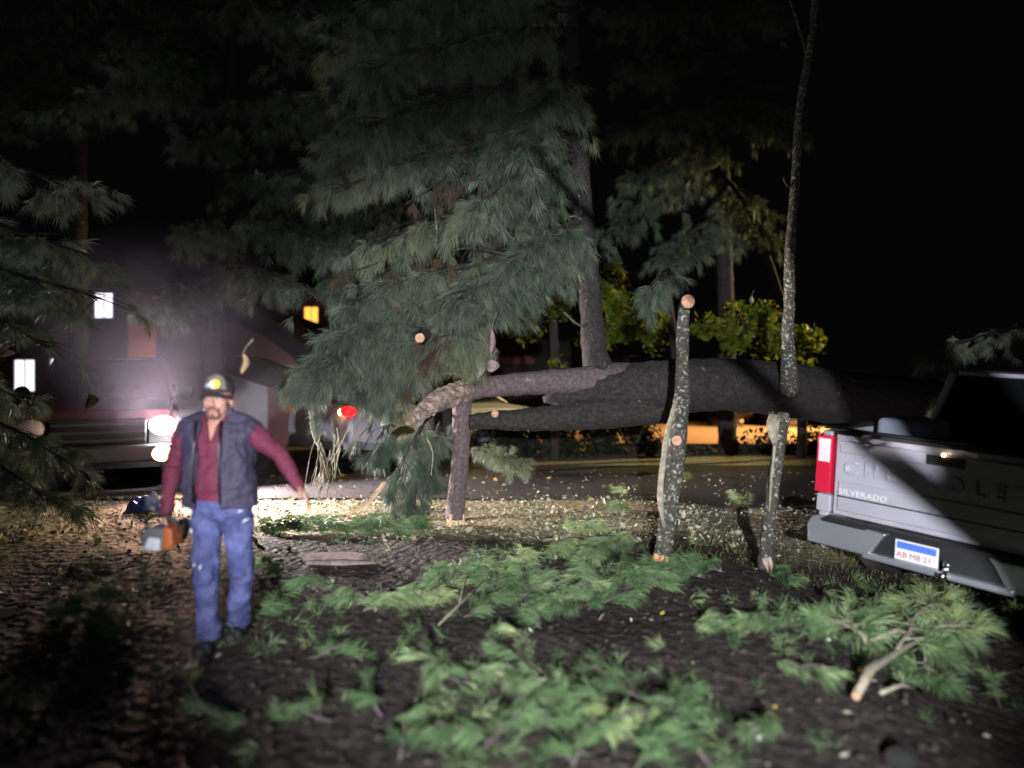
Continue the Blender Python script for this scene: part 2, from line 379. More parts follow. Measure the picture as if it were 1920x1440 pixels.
ft = thing('fallen_pine_tree', 'huge fallen pine whose thick dark trunk lies level above the ground on its broken limbs', 'tree', (2.2, 8.2, 0))
mb = MB(); tubeP(mb, [(1020, 750, 8.0, .03), (1070, 742, 8.0, .14), (1120, 732, 8.0, .22), (1180, 727, 8.0, .27), (1250, 725, 8.0, .30), (1380, 722, 8.55, .31), (1500, 735, 9.3, .35), (1650, 752, 10.3, .38), (1900, 760, 12.2, .42), (2100, 765, 14, .45)], 56, .02)
rough(obj('trunk', mb, M['bark'], ft, True), .05, .09)
mb = MB(); tubeP(mb, [(1240, 722, 8.0, .25), (1150, 716, 8.0, .21), (1050, 716, 7.95, .145), (960, 721, 7.9, .125), (900, 728, 7.85, .115), (862, 742, 7.8, .11)], 14, .05)
l1 = rough(obj('limb', mb, M['bark_limb'], ft, True), .03, .09); l1['label'] = 'upper limb curving left to a torn pale end'
mb = MB(); tubeP(mb, [(872, 734, 7.75, .125), (840, 744, 7.4, .115), (808, 760, 7.1, .095), (785, 776, 6.9, .07), (766, 792, 6.75, .03)], 12, .13)
rough(obj('torn_wood', mb, mat('torn_wood', (.20, .15, .13), .85, noise=(11, (.46, .35, .30), .40, .62), bump=(40, 1, .02)), l1, False), .07, .05)
mb = MB(); mb.ell(P(872, 722, 7.74), (.12, .08, .045)); mb.ell(P(846, 735, 7.66), (.05, .05, .06)); obj('peeled_bark', mb, M['bark_limb'], l1, True)
mb = MB(); tubeP(mb, [(866, 742, 7.8, .115), (866, 800, 7.8, .10), (862, 870, 7.8, .095), (856, 930, 7.8, .10), (853, 972, 7.8, .105)], 14, .04)
l2 = rough(obj('limb', mb, M['bark_limb'], ft, True), .014, .07); l2['label'] = 'straight limb standing upright under the trunk like a post'
mb = MB(); splinters(mb, P(855, 968, 7.8), (-.05, -.05, -1), .10, .20, 18)
mb.tube([P(853, 966, 7.75), P(851, 982, 7.75), P(847, 996, 7.75)], [.055, .035, .004], 7)
obj('splintered_end', mb, M['wood'], l2)
mb = MB(); tubeP(mb, [(1260, 760, 8.0, .2), (1150, 772, 7.9, .19), (1060, 782, 7.85, .15), (980, 787, 7.8, .125), (925, 788, 7.75, .10), (880, 792, 7.7, .08)], 14, .04)
l3 = rough(obj('limb', mb, M['bark'], ft, True), .035, .09); l3['label'] = 'lower dark limb reaching left'
mb = MB(); disc(mb, P(928, 776, 7.6), (0, -1, .1), .04); obj('cut_face', mb, M['cut'], l3)
mb = MB(); tubeP(mb, [(1130, 712, 8.05, .24), (1116, 670, 8.05, .15), (1110, 600, 8.05, .13), (1102, 500, 8.1, .12), (1094, 400, 8.1, .11), (1084, 230, 8.2, .095), (1074, 60, 8.3, .08), (1070, -60, 8.3, .07)], 14, .06)
l4 = rough(obj('limb', mb, M['bark'], ft, True), .03, .08); l4['label'] = 'thick dark limb rising straight up from the trunk'
mb = MB(); tubeP(mb, [(1110, 622, 8.0, .018), (1080, 606, 7.95, .012), (1058, 585, 7.9, .012)], 6); tubeP(mb, [(1092, 530, 8, .012), (1075, 500, 7.9, .016), (1050, 478, 7.8, .013), (1020, 450, 7.7, .008)], 6)
tubeP(mb, [(1095, 415, 8, .014), (1078, 405, 7.9, .013), (1062, 410, 7.85, .008)], 6); tubeP(mb, [(1090, 400, 8, .012), (1084, 350, 7.9, .008), (1080, 320, 7.9, .004)], 6)
tubeP(mb, [(818, 470, 7.0, .004), (819, 430, 7, .012), (815, 390, 7, .008)], 6); tubeP(mb, [(700, 150, 7, .006), (790, 95, 7.0, .012), (825, 70, 7, .010)], 6); tubeP(mb, [(940, 62, 7, .006), (900, 70, 7.0, .01), (860, 85, 7, .006)], 6)
obj('twigs', mb, M['bark_lichen'], l4, True)
mb = MB(); tubeP(mb, [(1480, 735, 8.5, .12), (1479, 690, 8.3, .095), (1477, 640, 8.2, .072), (1480, 560, 8.1, .062), (1481, 470, 8.0, .056), (1490, 360, 8.0, .050), (1495, 270, 8.0, .046), (1500, 200, 8.0, .043), (1521, 70, 8.0, .042), (1532, -40, 8, .04)], 12, .09)
tubeP(mb, [(1511, 100, 8.0, .016), (1500, 60, 8.0, .014), (1484, 10, 8.0, .012), (1478, -20, 8, .01)], 6); tubeP(mb, [(1480, 350, 8, .018), (1473, 342, 7.95, .016), (1470, 332, 7.9, .012)], 6)
l5 = obj('limb', mb, M['bark_lichen'], ft, True); l5['label'] = 'long slender limb with pale lichen rising past the top of the view'
mb = MB()
for a, b, r in [(788, 634, 9)]:
    tubeP(mb, [(a + 25, b - 16, 7.2, .05), (a + 6, b - 4, 6.9, .05), (a, b, 6.75, .047)], 12)
l6 = obj('limb', mb, M['bark'], ft, True); l6['label'] = 'short sawn limb inside the needles'
mb = MB(); disc(mb, P(788, 634, 6.74), (-.15, -1, .1), .046, .02); obj('cut_face', mb, M['cut'], l6)

B = Bough()
#   start, end, limb radius, twigs
for a, b, r, n, sp, dn in [
    ((1090, -80, 8.2), (640, 10, 7.2), .05, 110, .6, .8), ((1086, 20, 8.2), (640, 60, 7.2), .04, 100, .55, .9), ((1088, 180, 8.2), (700, 170, 7.3), .04, 90, .5, .9), ((1086, 260, 8.2), (600, 280, 7.6), .04, 80, .5, .9),
    ((1090, -40, 8.2), (760, -30, 6.8), .05, 110, .55, .6), ((1088, 60, 8.2), (680, 110, 6.9), .05, 120, .5, .6), ((1088, 150, 8.2), (650, 230, 6.9), .05, 130, .5, .7),
    ((1086, 130, 8.2), (960, 260, 6.9), .04, 120, .5, .8), ((1090, 240, 8.2), (630, 330, 7.1), .045, 95, .42, .7), ((1090, 290, 8.2), (880, 370, 6.8), .04, 95, .36, .9),
    ((1095, 380, 8.1), (700, 440, 7.2), .045, 100, .42, .7), ((1098, 420, 8.1), (960, 470, 7.2), .04, 90, .45, .8), ((1095, 470, 8.1), (660, 540, 7.0), .045, 150, .45, .7),
    ((1000, 500, 7.8), (840, 560, 6.9), .035, 130, .42, .7), ((960, 560, 7.8), (640, 610, 6.9), .04, 180, .42, .7), ((930, 600, 7.6), (600, 660, 6.9), .04, 190, .42, .7),
    ((900, 640, 7.4), (590, 700, 6.9), .03, 170, .36, .6), ((890, 600, 7.2), (850, 650, 7.0), .02, 60, .28, .8), ((800, 690, 7.4), (650, 735, 6.9), .025, 110, .30, .6),
    ((740, 740, 7.4), (690, 790, 7.2), .02, 34, .2, .8), ((810, 780, 7.9), (770, 850, 7.8), .02, 26, .18, 1.0), ((790, 800, 7.6), (730, 930, 7.5), .015, 22, .2, .9), ((825, 790, 7.6), (805, 890, 7.5), .010, 16, .13, 1.0),
    ((800, 860, 7.7), (770, 950, 7.6), .015, 26, .22, .8), ((740, 800, 7.3), (700, 830, 7.2), .012, 24, .14, .9), ((1270, 500, 7.2), (1215, 545, 6.9), .012, 16, .14, 1.2)]:
    B.add(P(*a), P(*b), r, n, sp, .25, dn)
B.build(ft, n=40, L=.15, wd=.0042)
D_ = Bough()
for a, b, r, n, sp, dn in [((1060, 250, 7.8), (760, 360, 7.2), .02, 14, .35, 1), ((980, 480, 7.6), (680, 480, 7.2), .02, 16, .35, 1), ((900, 640, 7.0), (640, 600, 7.1), .02, 14, .3, 1), ((860, 640, 7), (770, 700, 6.9), .02, 12, .2, 1)]:
    D_.add(P(*a), P(*b), r, n, sp, .25, dn)
D_.build(ft, n=34, L=.13, wd=.0035, matn='needle_dead', limbname='dead_twigs', folname='dead_foliage')
# dead twigs hanging over the road edge, left of the post
mb = MB()
for i in range(26):
    x0 = random.uniform(590, 640); y0 = random.uniform(800, 880); d = random.uniform(7.0, 7.5)
    tubeP(mb, [(x0, y0, d, .006), (x0 - random.uniform(-6, 12), y0 + 30, d, .005), (x0 - random.uniform(-4, 30), y0 + random.uniform(50, 95), d + random.uniform(-.1, .1), .002)], 4)
tubeP(mb, [(584, 770, 7.5, .03), (590, 815, 7.4, .028), (606, 850, 7.3, .022), (616, 900, 7.3, .015), (612, 930, 7.3, .01)], 7)
tubeP(mb, [(660, 790, 7.3, .008), (640, 830, 7.3, .01), (622, 870, 7.3, .012)], 6)
tubeP(mb, [(702, 842, 7.2, .008), (716, 870, 7.2, .008), (722, 895, 7.2, .006)], 5); tubeP(mb, [(800, 820, 7.3, .006), (812, 850, 7.3, .007), (808, 890, 7.3, .004)], 5)
obj('dead_twigs', mb, M['bark_pale'], ft, True)

# ------------------------------------------------------------------ broken saplings leaning in front
s1 = thing('broken_tree_stem', 'lichen-spotted broken stem with two sawn knots standing in front of the fallen trunk', 'tree stem', G(1243, 1068))
mb = MB(); tubeP(mb, [(1240, 1060, 6.05, .070), (1247, 1010, 6.05, .072), (1258, 930, 6.1, .075), (1266, 860, 6.15, .085), (1273, 790, 6.25, .080), (1279, 740, 6.4, .070), (1279, 680, 6.5, .058), (1280, 620, 6.6, .058), (1282, 585, 6.6, .052), (1285, 566, 6.6, .04)], 22, .05)
rough(obj('trunk', mb, M['bark_lichen'], s1, True), .018, .05)
mb = MB(); tubeP(mb, [(1244, 985, 5.98, .012), (1238, 930, 5.98, .026), (1243, 870, 6.0, .024), (1251, 815, 6.1, .022), (1262, 770, 6.2, .02), (1269, 752, 6.25, .008)], 8, .2)
obj('stripped_bark', mb, M['bark_pale'], s1, True)
for seq, dc, dn_, dr_ in (([(1284, 572, 6.6, .055), (1290, 566, 6.45, .060)], (1290, 565, 6.45), (-.05, -1, .02), .062), ([(1270, 828, 6.15, .05), (1269, 826, 6.02, .043)], (1269, 826, 6.02), (-.1, -1, .05), .043)):
    mb = MB(); tubeP(mb, seq, 14); k = obj('knot', mb, M['bark_lichen'], s1, True)
    mb = MB(); disc(mb, P(*dc), dn_, dr_, .012); obj('cut_face', mb, M['cut'], k)
mb = MB(); splinters(mb, P(1236, 1048, 5.98), (-.35, -.3, -1), .07, .16, 16); splinters(mb, P(1240, 1062, 6.0), (.6, -.3, -.6), .06, .14, 12); obj('splintered_base', mb, mat('torn_heartwood', (.50, .24, .10), .85, noise=(40, (.68, .42, .24), .3, .7)), s1)

s2 = thing('broken_tree_stem', 'thin broken stem with a frayed pale strip of bark curling off its top', 'tree stem', G(1436, 1062))
mb = MB(); tubeP(mb, [(1434, 1066, 6.1, .062), (1438, 1010, 6.1, .055), (1446, 940, 6.15, .055), (1456, 870, 6.2, .055), (1464, 820, 6.3, .055), (1470, 775, 6.35, .05)], 12, .09)
rough(obj('trunk', mb, M['bark_lichen'], s2, True), .014, .05)
mb = MB(); tubeP(mb, [(1442, 960, 6.06, .006), (1446, 900, 6.08, .014), (1451, 850, 6.1, .014), (1455, 812, 6.15, .02), (1458, 780, 6.2, .03)], 7, .2)
mb.ell(P(1448, 800, 6.12), (.035, .03, .10), rot=Matrix.Rotation(R(-12), 3, 'Y'))
for i in range(12): tubeP(mb, [(1445 + i * 1.6, 778 + random.uniform(-6, 4), 6.15, .006), (1438 + i * 1.5, 800, 6.05, .006), (1450 + i * .6, 835, 6.1, .003)], 4)
obj('stripped_bark', mb, M['bark_pale'], s2, True)
mb = MB(); splinters(mb, P(1440, 1052, 6.04), (.2, -.3, -1), .05, .09, 9); obj('splintered_base', mb, M['cutdark'], s2)

# ------------------------------------------------------------------ standing trees behind and to the sides
def pine(name, label, base, trunk, boughs, n=30, L=.14, wd=.0045, tone=(0, 1), grp=None):
    t = thing(name, label, 'tree', base, group=grp)
    mb = MB(); tubeP(mb, trunk, 12, .07); obj('trunk', mb, M['bark'], t, True)
    b = Bough()
    for a, e, r, k, sp, dn in boughs: b.add(P(*a), P(*e), r, k, sp, .3, dn)
    b.build(t, n=n, L=L, wd=wd, tone=tone)
    return t
def gp(x, y): return (x, y, gzf(x, y))
# left edge tree: crown sweeps in from the left
pine('pine_tree', 'dark pine at the left edge whose crown hangs over the headlights', gp(-7.6, 7.4), [(-420, 1000, 7.4, .2), (-410, 600, 7.4, .17), (-395, 100, 7.4, .12), (-390, -200, 7.4, .08)],
     [((-400, 250, 7.4), (140, 330, 7.0), .05, 90, .6, .7), ((-400, 380, 7.4), (170, 450, 6.8), .05, 130, .6, .6), ((-400, 450, 7.4), (190, 530, 6.6), .05, 120, .5, .6), ((-400, 480, 7.4), (90, 620, 6.2), .05, 110, .5, .6),
      ((-400, 600, 7.4), (40, 720, 6.6), .04, 60, .4, .6), ((-400, 650, 7.4), (120, 830, 6.4), .04, 90, .5, .6), ((-400, 700, 7.4), (90, 900, 6.2), .04, 80, .5, .6)], n=32, L=.15, wd=.005, tone=(0, .6))
pine('pine_tree', 'tall pine standing behind the man with an open dark gap left of its crown', gp(-4.1, 11.2), [(405, 860, 11.2, .16), (403, 600, 11.2, .15), (408, 400, 11.2, .13), (430, 200, 11.2, .1), (440, -100, 11.2, .08)],
     [((408, 300, 11.2), (380, 250, 10.3), .03, 40, .7, .4), ((410, 330, 11.2), (600, 330, 9.6), .05, 90, .7, .6), ((408, 400, 11.2), (620, 440, 9.2), .05, 120, .65, .6), ((405, 430, 11.2), (370, 430, 9.8), .04, 60, .5, .6),
      ((405, 500, 11.2), (600, 540, 9.2), .05, 90, .6, .6), ((405, 520, 11.2), (300, 560, 9.6), .04, 70, .6, .5), ((410, 200, 11.2), (620, 180, 9.6), .05, 80, .8, .5), ((410, 100, 11.2), (250, 120, 10), .05, 60, .8, .5), ((405, 150, 11.2), (120, 190, 9.6), .05, 80, .7, .5), ((410, 20, 11.2), (560, 20, 9.6), .05, 60, .8, .5)],
     n=28, L=.16, wd=.007, tone=(0, .8))
pine('pine_tree', 'tall dim pine whose crown fills the dark behind the hanging boughs', gp(-1.2, 10.8), [(812, 860, 10.8, .16), (810, 600, 10.8, .15), (805, 300, 10.8, .13), (800, -100, 10.8, .09)],
     [((808, y0, 10.8), (x1, y1, 9.9), .04, 90, .75, .6) for y0, x1, y1 in ((-120, 980, -40), (-120, 610, -30), (-20, 560, 90), (-20, 1010, 60), (80, 540, 200), (100, 1030, 200), (190, 560, 320), (200, 1010, 330), (300, 590, 420), (330, 1000, 450), (400, 640, 500), (430, 930, 540))],
     n=26, L=.17, wd=.007, tone=(0, .5))
pine('pine_tree', 'dim pine high in the dark at the upper left', gp(-7.2, 12.5), [(146, 900, 12.5, .16), (146, 600, 12.5, .15), (150, 100, 12.5, .12), (160, -150, 12.5, .09)],
     [((188, y0, 12.5), (x1, y1, 11.6), .04, 70, .9, .5) for y0, x1, y1 in ((-60, 20, 0), (-60, 380, 0), (40, -20, 130), (40, 380, 120), (130, 30, 200))], n=24, L=.18, wd=.009, tone=(0, .5))
pine('pine_tree', 'far dark pine seen between the two uprights of the fallen trunk', gp(4.4, 14.5), [(1364, 900, 14.5, .2), (1362, 600, 14.5, .17), (1350, 100, 14.5, .12), (1350, -150, 14.5, .1)],
     [((1355, 100, 14.5), (1180, 120, 12.5), .06, 80, .9, .5), ((1355, 160, 14.5), (1460, 220, 12.5), .06, 70, .9, .5), ((1355, 260, 14.5), (1190, 330, 12.5), .06, 80, .9, .5), ((1355, 330, 14.5), (1430, 430, 13), .06, 60, .8, .5),
      ((1360, 400, 14.5), (1250, 470, 12.5), .06, 70, .8, .5), ((1350, 0, 14.5), (1420, 20, 12.5), .06, 60, .9, .5), ((1350, 40, 14.5), (1150, 0, 12.5), .06, 80, .9, .5), ((1355, 200, 14.5), (1160, 230, 12.5), .06, 80, .9, .5), ((1355, 300, 14.5), (1140, 420, 12.5), .06, 70, .8, .5)], n=24, L=.18, wd=.009, tone=(0, .5))
# branch hanging over the pickup
pine('pine_tree', 'pine beyond the pickup reaching a leafy branch over its bed', gp(9.4, 11.0), [(2100, 1000, 11, .18), (2098, 700, 11, .17), (2080, 200, 11, .14), (2080, -100, 11, .1)],
     [((2098, 600, 11), (1740, 640, 8.6), .035, 60, .4, .7), ((2098, 700, 11), (1720, 730, 8.2), .02, 26, .2, 1.1), ((2098, 640, 11), (1850, 760, 8.4), .02, 30, .3, .8)], n=28, L=.13, wd=.005, tone=(.2, 1))

def leafy(name, label, cat, base, trunk, blobs, n, size, m, grp=None, branchmat='bark', flat=0):
    t = thing(name, label, cat, base, group=grp)
    mb = MB()
    if trunk: tubeP(mb, trunk, 10, .07)
    top = Vector(mb.v[-1]) if mb.v else Vector(base)
    cs = [P(*b[:3]) for b in blobs]
    for c in cs:
        a = (P(*trunk[1][:3]).lerp(P(*trunk[-1][:3]), .5)) if trunk else Vector(base)
        mb.tube([a, a.lerp(c, .5) + Vector((0, 0, .1)), c], [.03, .018, .006], 6, .1)
    obj('trunk' if trunk else 'stems', mb, M[branchmat], t, True)
    wts = np.array([b[3] * b[4] * b[5] if len(b) > 5 else b[3] ** 2 for b in blobs]); wts = wts / wts.sum()
    def cf(k):
        idx = rng.choice(len(blobs), k, p=wts); o = rng.normal(size=(k, 3)); o /= np.linalg.norm(o, axis=1, keepdims=True); o *= rng.uniform(0, 1, (k, 1)) ** .5
        rr = np.array([[b[3], b[4], b[5]] for b in blobs])[idx]; cc = np.array([tuple(c) for c in cs])[idx]
        p = cc + o * rr
        keep = (np.sin(p[:, 0] * 7 + p[:, 2] * 5) + np.sin(p[:, 2] * 9 - p[:, 1] * 6 + 2) + rng.normal(0, .6, k)) > -.5
        return p[keep]
    V, tt = leaves(n, cf, size, flat)
    quads('foliage', V, M[m], t, nv=6, attr=tt)
    return t
leafy('maple_tree', 'yellow-green maple just left of the upright limb, lit by the street lamp', 'tree', gp(.9, 13.4), [(1040, 900, 13.4, .1), (1040, 700, 13.4, .09), (1030, 420, 13.4, .05)],
      [(985, 570, 13.0, .55, .5, .75), (960, 500, 13.0, .5, .5, .5), (1050, 560, 13.0, .35, .4, .5), (1040, 500, 13.1, .6, .5, .5), (1050, 680, 12.9, .25, .3, .18), (1095, 640, 12.9, .14, .3, .3), (930, 470, 13, .5, .5, .5)], 5200, .062, 'maple')
leafy('maple_tree', 'bright yellow-green maple right of the upright limb', 'tree', gp(3.2, 13.6), [(1270, 900, 13.6, .1), (1270, 700, 13.6, .09), (1240, 480, 13.6, .05)],
      [(1150, 540, 13.0, .32, .4, .5), (1165, 600, 13.0, .4, .4, .45), (1215, 600, 13.0, .4, .4, .45), (1140, 640, 12.9, .15, .3, .3), (1230, 650, 13, .25, .3, .2)], 3600, .06, 'maple')
leafy('maple_tree', 'yellow-green maple hanging low behind the slender lichen limb', 'tree', gp(5.6, 13.8), [(1500, 900, 13.8, .1), (1500, 700, 13.8, .09), (1440, 480, 13.8, .05)],
      [(1375, 610, 13.0, .3, .4, .5), (1380, 640, 13.0, .28, .4, .25), (1320, 610, 13, .3, .4, .25), (1430, 600, 13.0, .4, .4, .4), (1440, 660, 13.0, .3, .4, .25), (1500, 640, 13.0, .45, .4, .35), (1525, 670, 12.9, .2, .3, .25)], 3600, .06, 'maple')
for lab, x, blobs, n in [
    ('dark round shrub under the left end of the fallen trunk', .35, [(985, 830, 14.0, .9, .5, .50), (915, 835, 13.8, .7, .5, .48), (1060, 830, 14, .8, .5, .50), (1000, 800, 14, .9, .5, .4)], 9500),
    ('black shrub mass between the leaning stem and the road', 2.4, [(1120, 825, 14.6, .7, .5, .55), (1190, 830, 14.6, .7, .5, .52), (1160, 800, 14.6, .8, .5, .4), (1228, 845, 14.6, .5, .5, .40)], 8500),
    ('dark shrub silhouetted against the orange-lit parking lot', 4.3, [(1300, 862, 14.6, .6, .5, .30), (1365, 858, 14.6, .5, .5, .34), (1420, 840, 14.6, .5, .5, .42), (1460, 838, 14.6, .4, .5, .42)], 4600),
    ('dark shrub left of the pickup tail lamp', 6.0, [(1530, 835, 14.8, .6, .5, .42), (1600, 830, 14.8, .8, .5, .45), (1490, 850, 14.6, .5, .4, .35)], 3800)]:
    leafy('shrub', lab, 'shrub', gp(x, 14.4), None, blobs, n, .05, 'leaf_dark', grp='dark shrubs along the far road edge')
B = Bough()
for a, b, r, n_, sp, dn in [((960, 880, 9.2), (905, 830, 8.8), .02, 26, .24, .4), ((1000, 880, 9.4), (930, 850, 8.8), .02, 22, .22, .5)]: B.add(P(*a), P(*b), r, n_, sp, .1, dn)
t = thing('young_pine', 'small yellow-green pine bush just right of the post-like limb', 'shrub', G(975, 890)); B.build(t, n=36, L=.12, wd=.004, tone=(.5, 1))

# ------------------------------------------------------------------ things on the ground
def sprig(px, py, label, size=.35, ang=None, nt=9,  matn='needle_ground', up=.12, tone=(0, 1), grp='fresh pine sprays on the ground', L=.13, n=24, name='pine_spray'):
    g = G(px, py); t = thing(name, label, 'pine spray', g, group=grp); nt = max(3, int(nt * (1.6 if py < 1200 else .62))); size = size * (1 if py < 1200 else .85)
    if ang is None: ang = random.uniform(0, 6.28)
    d = Vector((math.cos(ang), math.sin(ang), 0)); sd_ = Vector((-d.y, d.x, 0)); b = Bough(); ln_ = size * 1.25
    mb = MB(); a = g - d * ln_ * .5; e = g + d * ln_ * .5; mid = g + sd_ * random.uniform(-.2, .2) * ln_
    def on(p, h): return Vector((p.x, p.y, gzf(p.x, p.y) + h))
    spine = [on(a, .02), on(a.lerp(mid, .5), .04), on(mid, .05 + up * .3), on(mid.lerp(e, .6), .05 + up * .5), on(e, .04 + up * .4)]
    mb.tube(spine, [.006, .0055, .005, .004, .003], 6, .15)
    for i in range(nt):
        u = (i + random.random()) / nt; k_ = min(int(u * 4), 3); p = spine[k_].lerp(spine[k_ + 1], u * 4 - k_)
        sg = random.choice((-1, 1)); an = random.uniform(.35, 1.0) * sg; l_ = size * random.uniform(.12, .55) * (1.1 - .5 * u)
        dr_ = (d * math.cos(an) + sd_ * math.sin(an)).normalized(); q_ = on(p + dr_ * l_, .03 + random.uniform(0, up))
        mb.tube([p, p.lerp(q_, .5) + Vector((0, 0, .01)), q_], [.004, .003, .002], 4, cap=False)
        for w_ in range(3):
            dd = (dr_ + Vector((random.uniform(-.35, .35), random.uniform(-.35, .35), random.uniform(-.25, .4)))).normalized()
            c = p.lerp(q_, random.uniform(.45, 1.0)); b.c.append(tuple(c)); b.d.append(tuple(dd))
    obj('twig', mb, M['bark_limb'], t, True)
    V, tt = needles(np.array(b.c), np.array(b.d), n, L, .0046, tone=np.clip(rng.uniform(tone[0], tone[1], len(b.c)), 0, 1), droop=.22, fan=(3, 34), shoot=.10)
    quads('needles', V, M[matn], t, attr=tt)
    return t
SP = [
 (950, 1090, 'pine spray tucked behind the middle of the heap', .30, 9, (.3, .9)), (1090, 1000, 'pale feathery spray rising at the back left of the big pile', .34, 10, (.6, 1)), (1075, 1120, 'spray bridging the heap and the big pile', .38, 12, (.2, .9)),
 (1215, 1110, 'spray spilling forward from the big pile', .34, 10, (.1, .7)), (1150, 1135, 'dull spray on the soil in front of the big pile', .28, 7, (0, .5)), (900, 1150, 'dark spray under the front of the heap', .32, 8, (0, .4)),
 (1010, 1270, 'ragged spray in the centre of the dark soil', .30, 7, (.1, .7)), (1060, 1330, 'thick spray joining the lower middle to the bottom pile', .38, 12, (.2, .8)), (960, 1390, 'dark spray at the bottom edge near the centre', .34, 9, (0, .5)),
 (760, 1400, 'lone dark spray at the bottom edge on the left', .28, 6, (0, .4)), (1290, 1400, 'bluish spray at the right foot of the bottom pile', .34, 9, (0, .4)), (330, 1300, 'nearly black spray in the shade below the man', .3, 6, (0, .2)),
 (590, 1112, 'small round pine spray alone on dark soil right of the man', .22, 5, (.1, .5)), (652, 1135, 'little pine spray just right of the small round one', .20, 5, (.3, .8)),
 (720, 1140, 'flat pine spray left of the diagonal twig', .30, 8, (.2, .9)), (775, 1140, 'yellowish pine spray with hanging needle tips left of the bright heap', .34, 10, (.6, 1)),
 (830, 1090, 'pine spray lying behind the yellowish one', .30, 8, (.2, .7)), (880, 1085, 'bright arched pine spray at the top left of the green heap', .34, 10, (.3, .9)),
 (925, 1115, 'pine spray in the middle of the green heap', .34, 10, (0, .6)), (985, 1075, 'upright yellow-tipped pine spray behind the heap', .34, 10, (.5, 1)),
 (1000, 1120, 'large pine spray at the front of the heap', .38, 13, (.2, .8)), (1040, 1150, 'pine spray hanging off the lower right of the heap', .34, 11, (.2, .7)),
 (1010, 1170, 'low pine spray at the foot of the heap', .26, 6, (.1, .6)), (1060, 1040, 'yellow-green pine spray left of the big pile', .36, 11, (.6, 1)),
 (1110, 1050, 'tall pine spray in the big pile by the stem', .42, 15, (.2, .9)), (1160, 1030, 'highest pine spray of the big pile beside the stem', .44, 16, (.3, 1)),
 (1130, 1095, 'pine spray low at the front of the big pile', .42, 14, (.1, .6)), (1190, 1080, 'dense pine spray touching the torn base of the stem', .40, 14, (.1, .6)),
 (1270, 1085, 'pine spray right of the torn stem base', .36, 10, (0, .5)), (1310, 1075, 'dim pine spray between the two stems', .34, 9, (0, .4)),
 (1160, 960, 'tuft of pine at the back of the big pile', .26, 6, (.4, 1)), (1390, 945, 'bright pine tuft on the pale debris behind the stems', .34, 9, (.7, 1)),
 (1165, 930, 'tiny bright pine tuft on the far debris', .16, 3, (.8, 1)), (975, 892, 'small bright tuft at the near edge of the road', .22, 5, (.8, 1)), (1285, 900, 'upright bright tuft right behind the leaning stem', .20, 4, (.6, 1)),
 (505, 1075, 'dim spray close to the man\'s knee', .26, 5, (.3, .7)), (500, 1155, 'dark spray beside the man\'s boots', .22, 4, (0, .3)),
 (210, 1185, 'large greyish pine spray on the left in shade', .40, 10, (0, .3)), (130, 1150, 'shaded pine spray at the far left', .34, 8, (0, .5)), (225, 1130, 'shaded pine spray behind the large greyish one', .3, 7, (0, .4)),
 (420, 1370, 'single pine spray at the bottom left', .20, 5, (0, .4)), (570, 1360, 'pine spray near the bottom left of the soil', .26, 6, (.1, .5)), (700, 1330, 'round pine spray in the near shade', .24, 6, (0, .3)),
 (620, 1240, 'faint spray in the shaded soil', .24, 5, (0, .4)), (800, 1265, 'yellow-tipped spray near the centre of the foreground', .32, 9, (.3, .9)), (935, 1240, 'bright green upright spray in the centre foreground', .28, 8, (.2, .7)),
 (840, 1300, 'low spray under the yellow-tipped one', .26, 6, (.2, .8)), (905, 1290, 'soft spray in the middle of the foreground soil', .3, 8, (.3, .9)), (980, 1220, 'small spray behind the bright upright one', .22, 5, (.5, 1)),
 (1000, 1330, 'wide spray in the lower middle', .34, 10, (.1, .6)), (860, 1400, 'spray at the bottom edge left of centre', .28, 7, (0, .5)), (1080, 1400, 'dense spray at the bottom edge in the centre', .34, 10, (.1, .6)),
 (1150, 1300, 'tall bluish spray above the bottom pile', .36, 11, (0, .45)), (1240, 1350, 'big bluish spray at the right of the bottom pile', .42, 14, (0, .4)), (1160, 1385, 'yellow-green spray in the bottom pile', .34, 10, (.5, 1)),
 (1220, 1425, 'lowest spray of the bottom pile', .32, 9, (0, .5)), (1420, 1390, 'curled spray lying alone right of the bottom pile', .26, 7, (.2, .7)), (1330, 1190, 'tiny spray on the mound of soil', .14, 3, (.3, .9)),
 (1440, 1185, 'bright spray left of the black hollow', .28, 8, (.2, .8)), (1515, 1275, 'bright spray in front of the black hollow', .26, 7, (.2, .8)), (1465, 1090, 'dim spray at the foot of the thin stem', .26, 6, (0, .4)),
 (1870, 1315, 'small bright spray at the right edge', .24, 6, (.3, .8)), (1850, 1190, 'dim spray in the shade at the right edge', .22, 4, (.2, .6)),
]
for px, py, lab, s, nt, tn in SP: sprig(px, py, lab, s, None, nt, tone=tn)
for px, s, lab in [(520, .34, 'left end of the low row of cut pine along the road edge'), (570, .36, 'pine spray in the low row right of the man'), (625, .36, 'pine spray in the low row before the split wood'), (690, .3, 'pine spray at the foot of the split sticks'), (760, .3, 'pine spray between the split sticks and the post limb')]:
    sprig(px, 1000, lab, s, 0.0, 14, tone=(0, .7), up=.16)
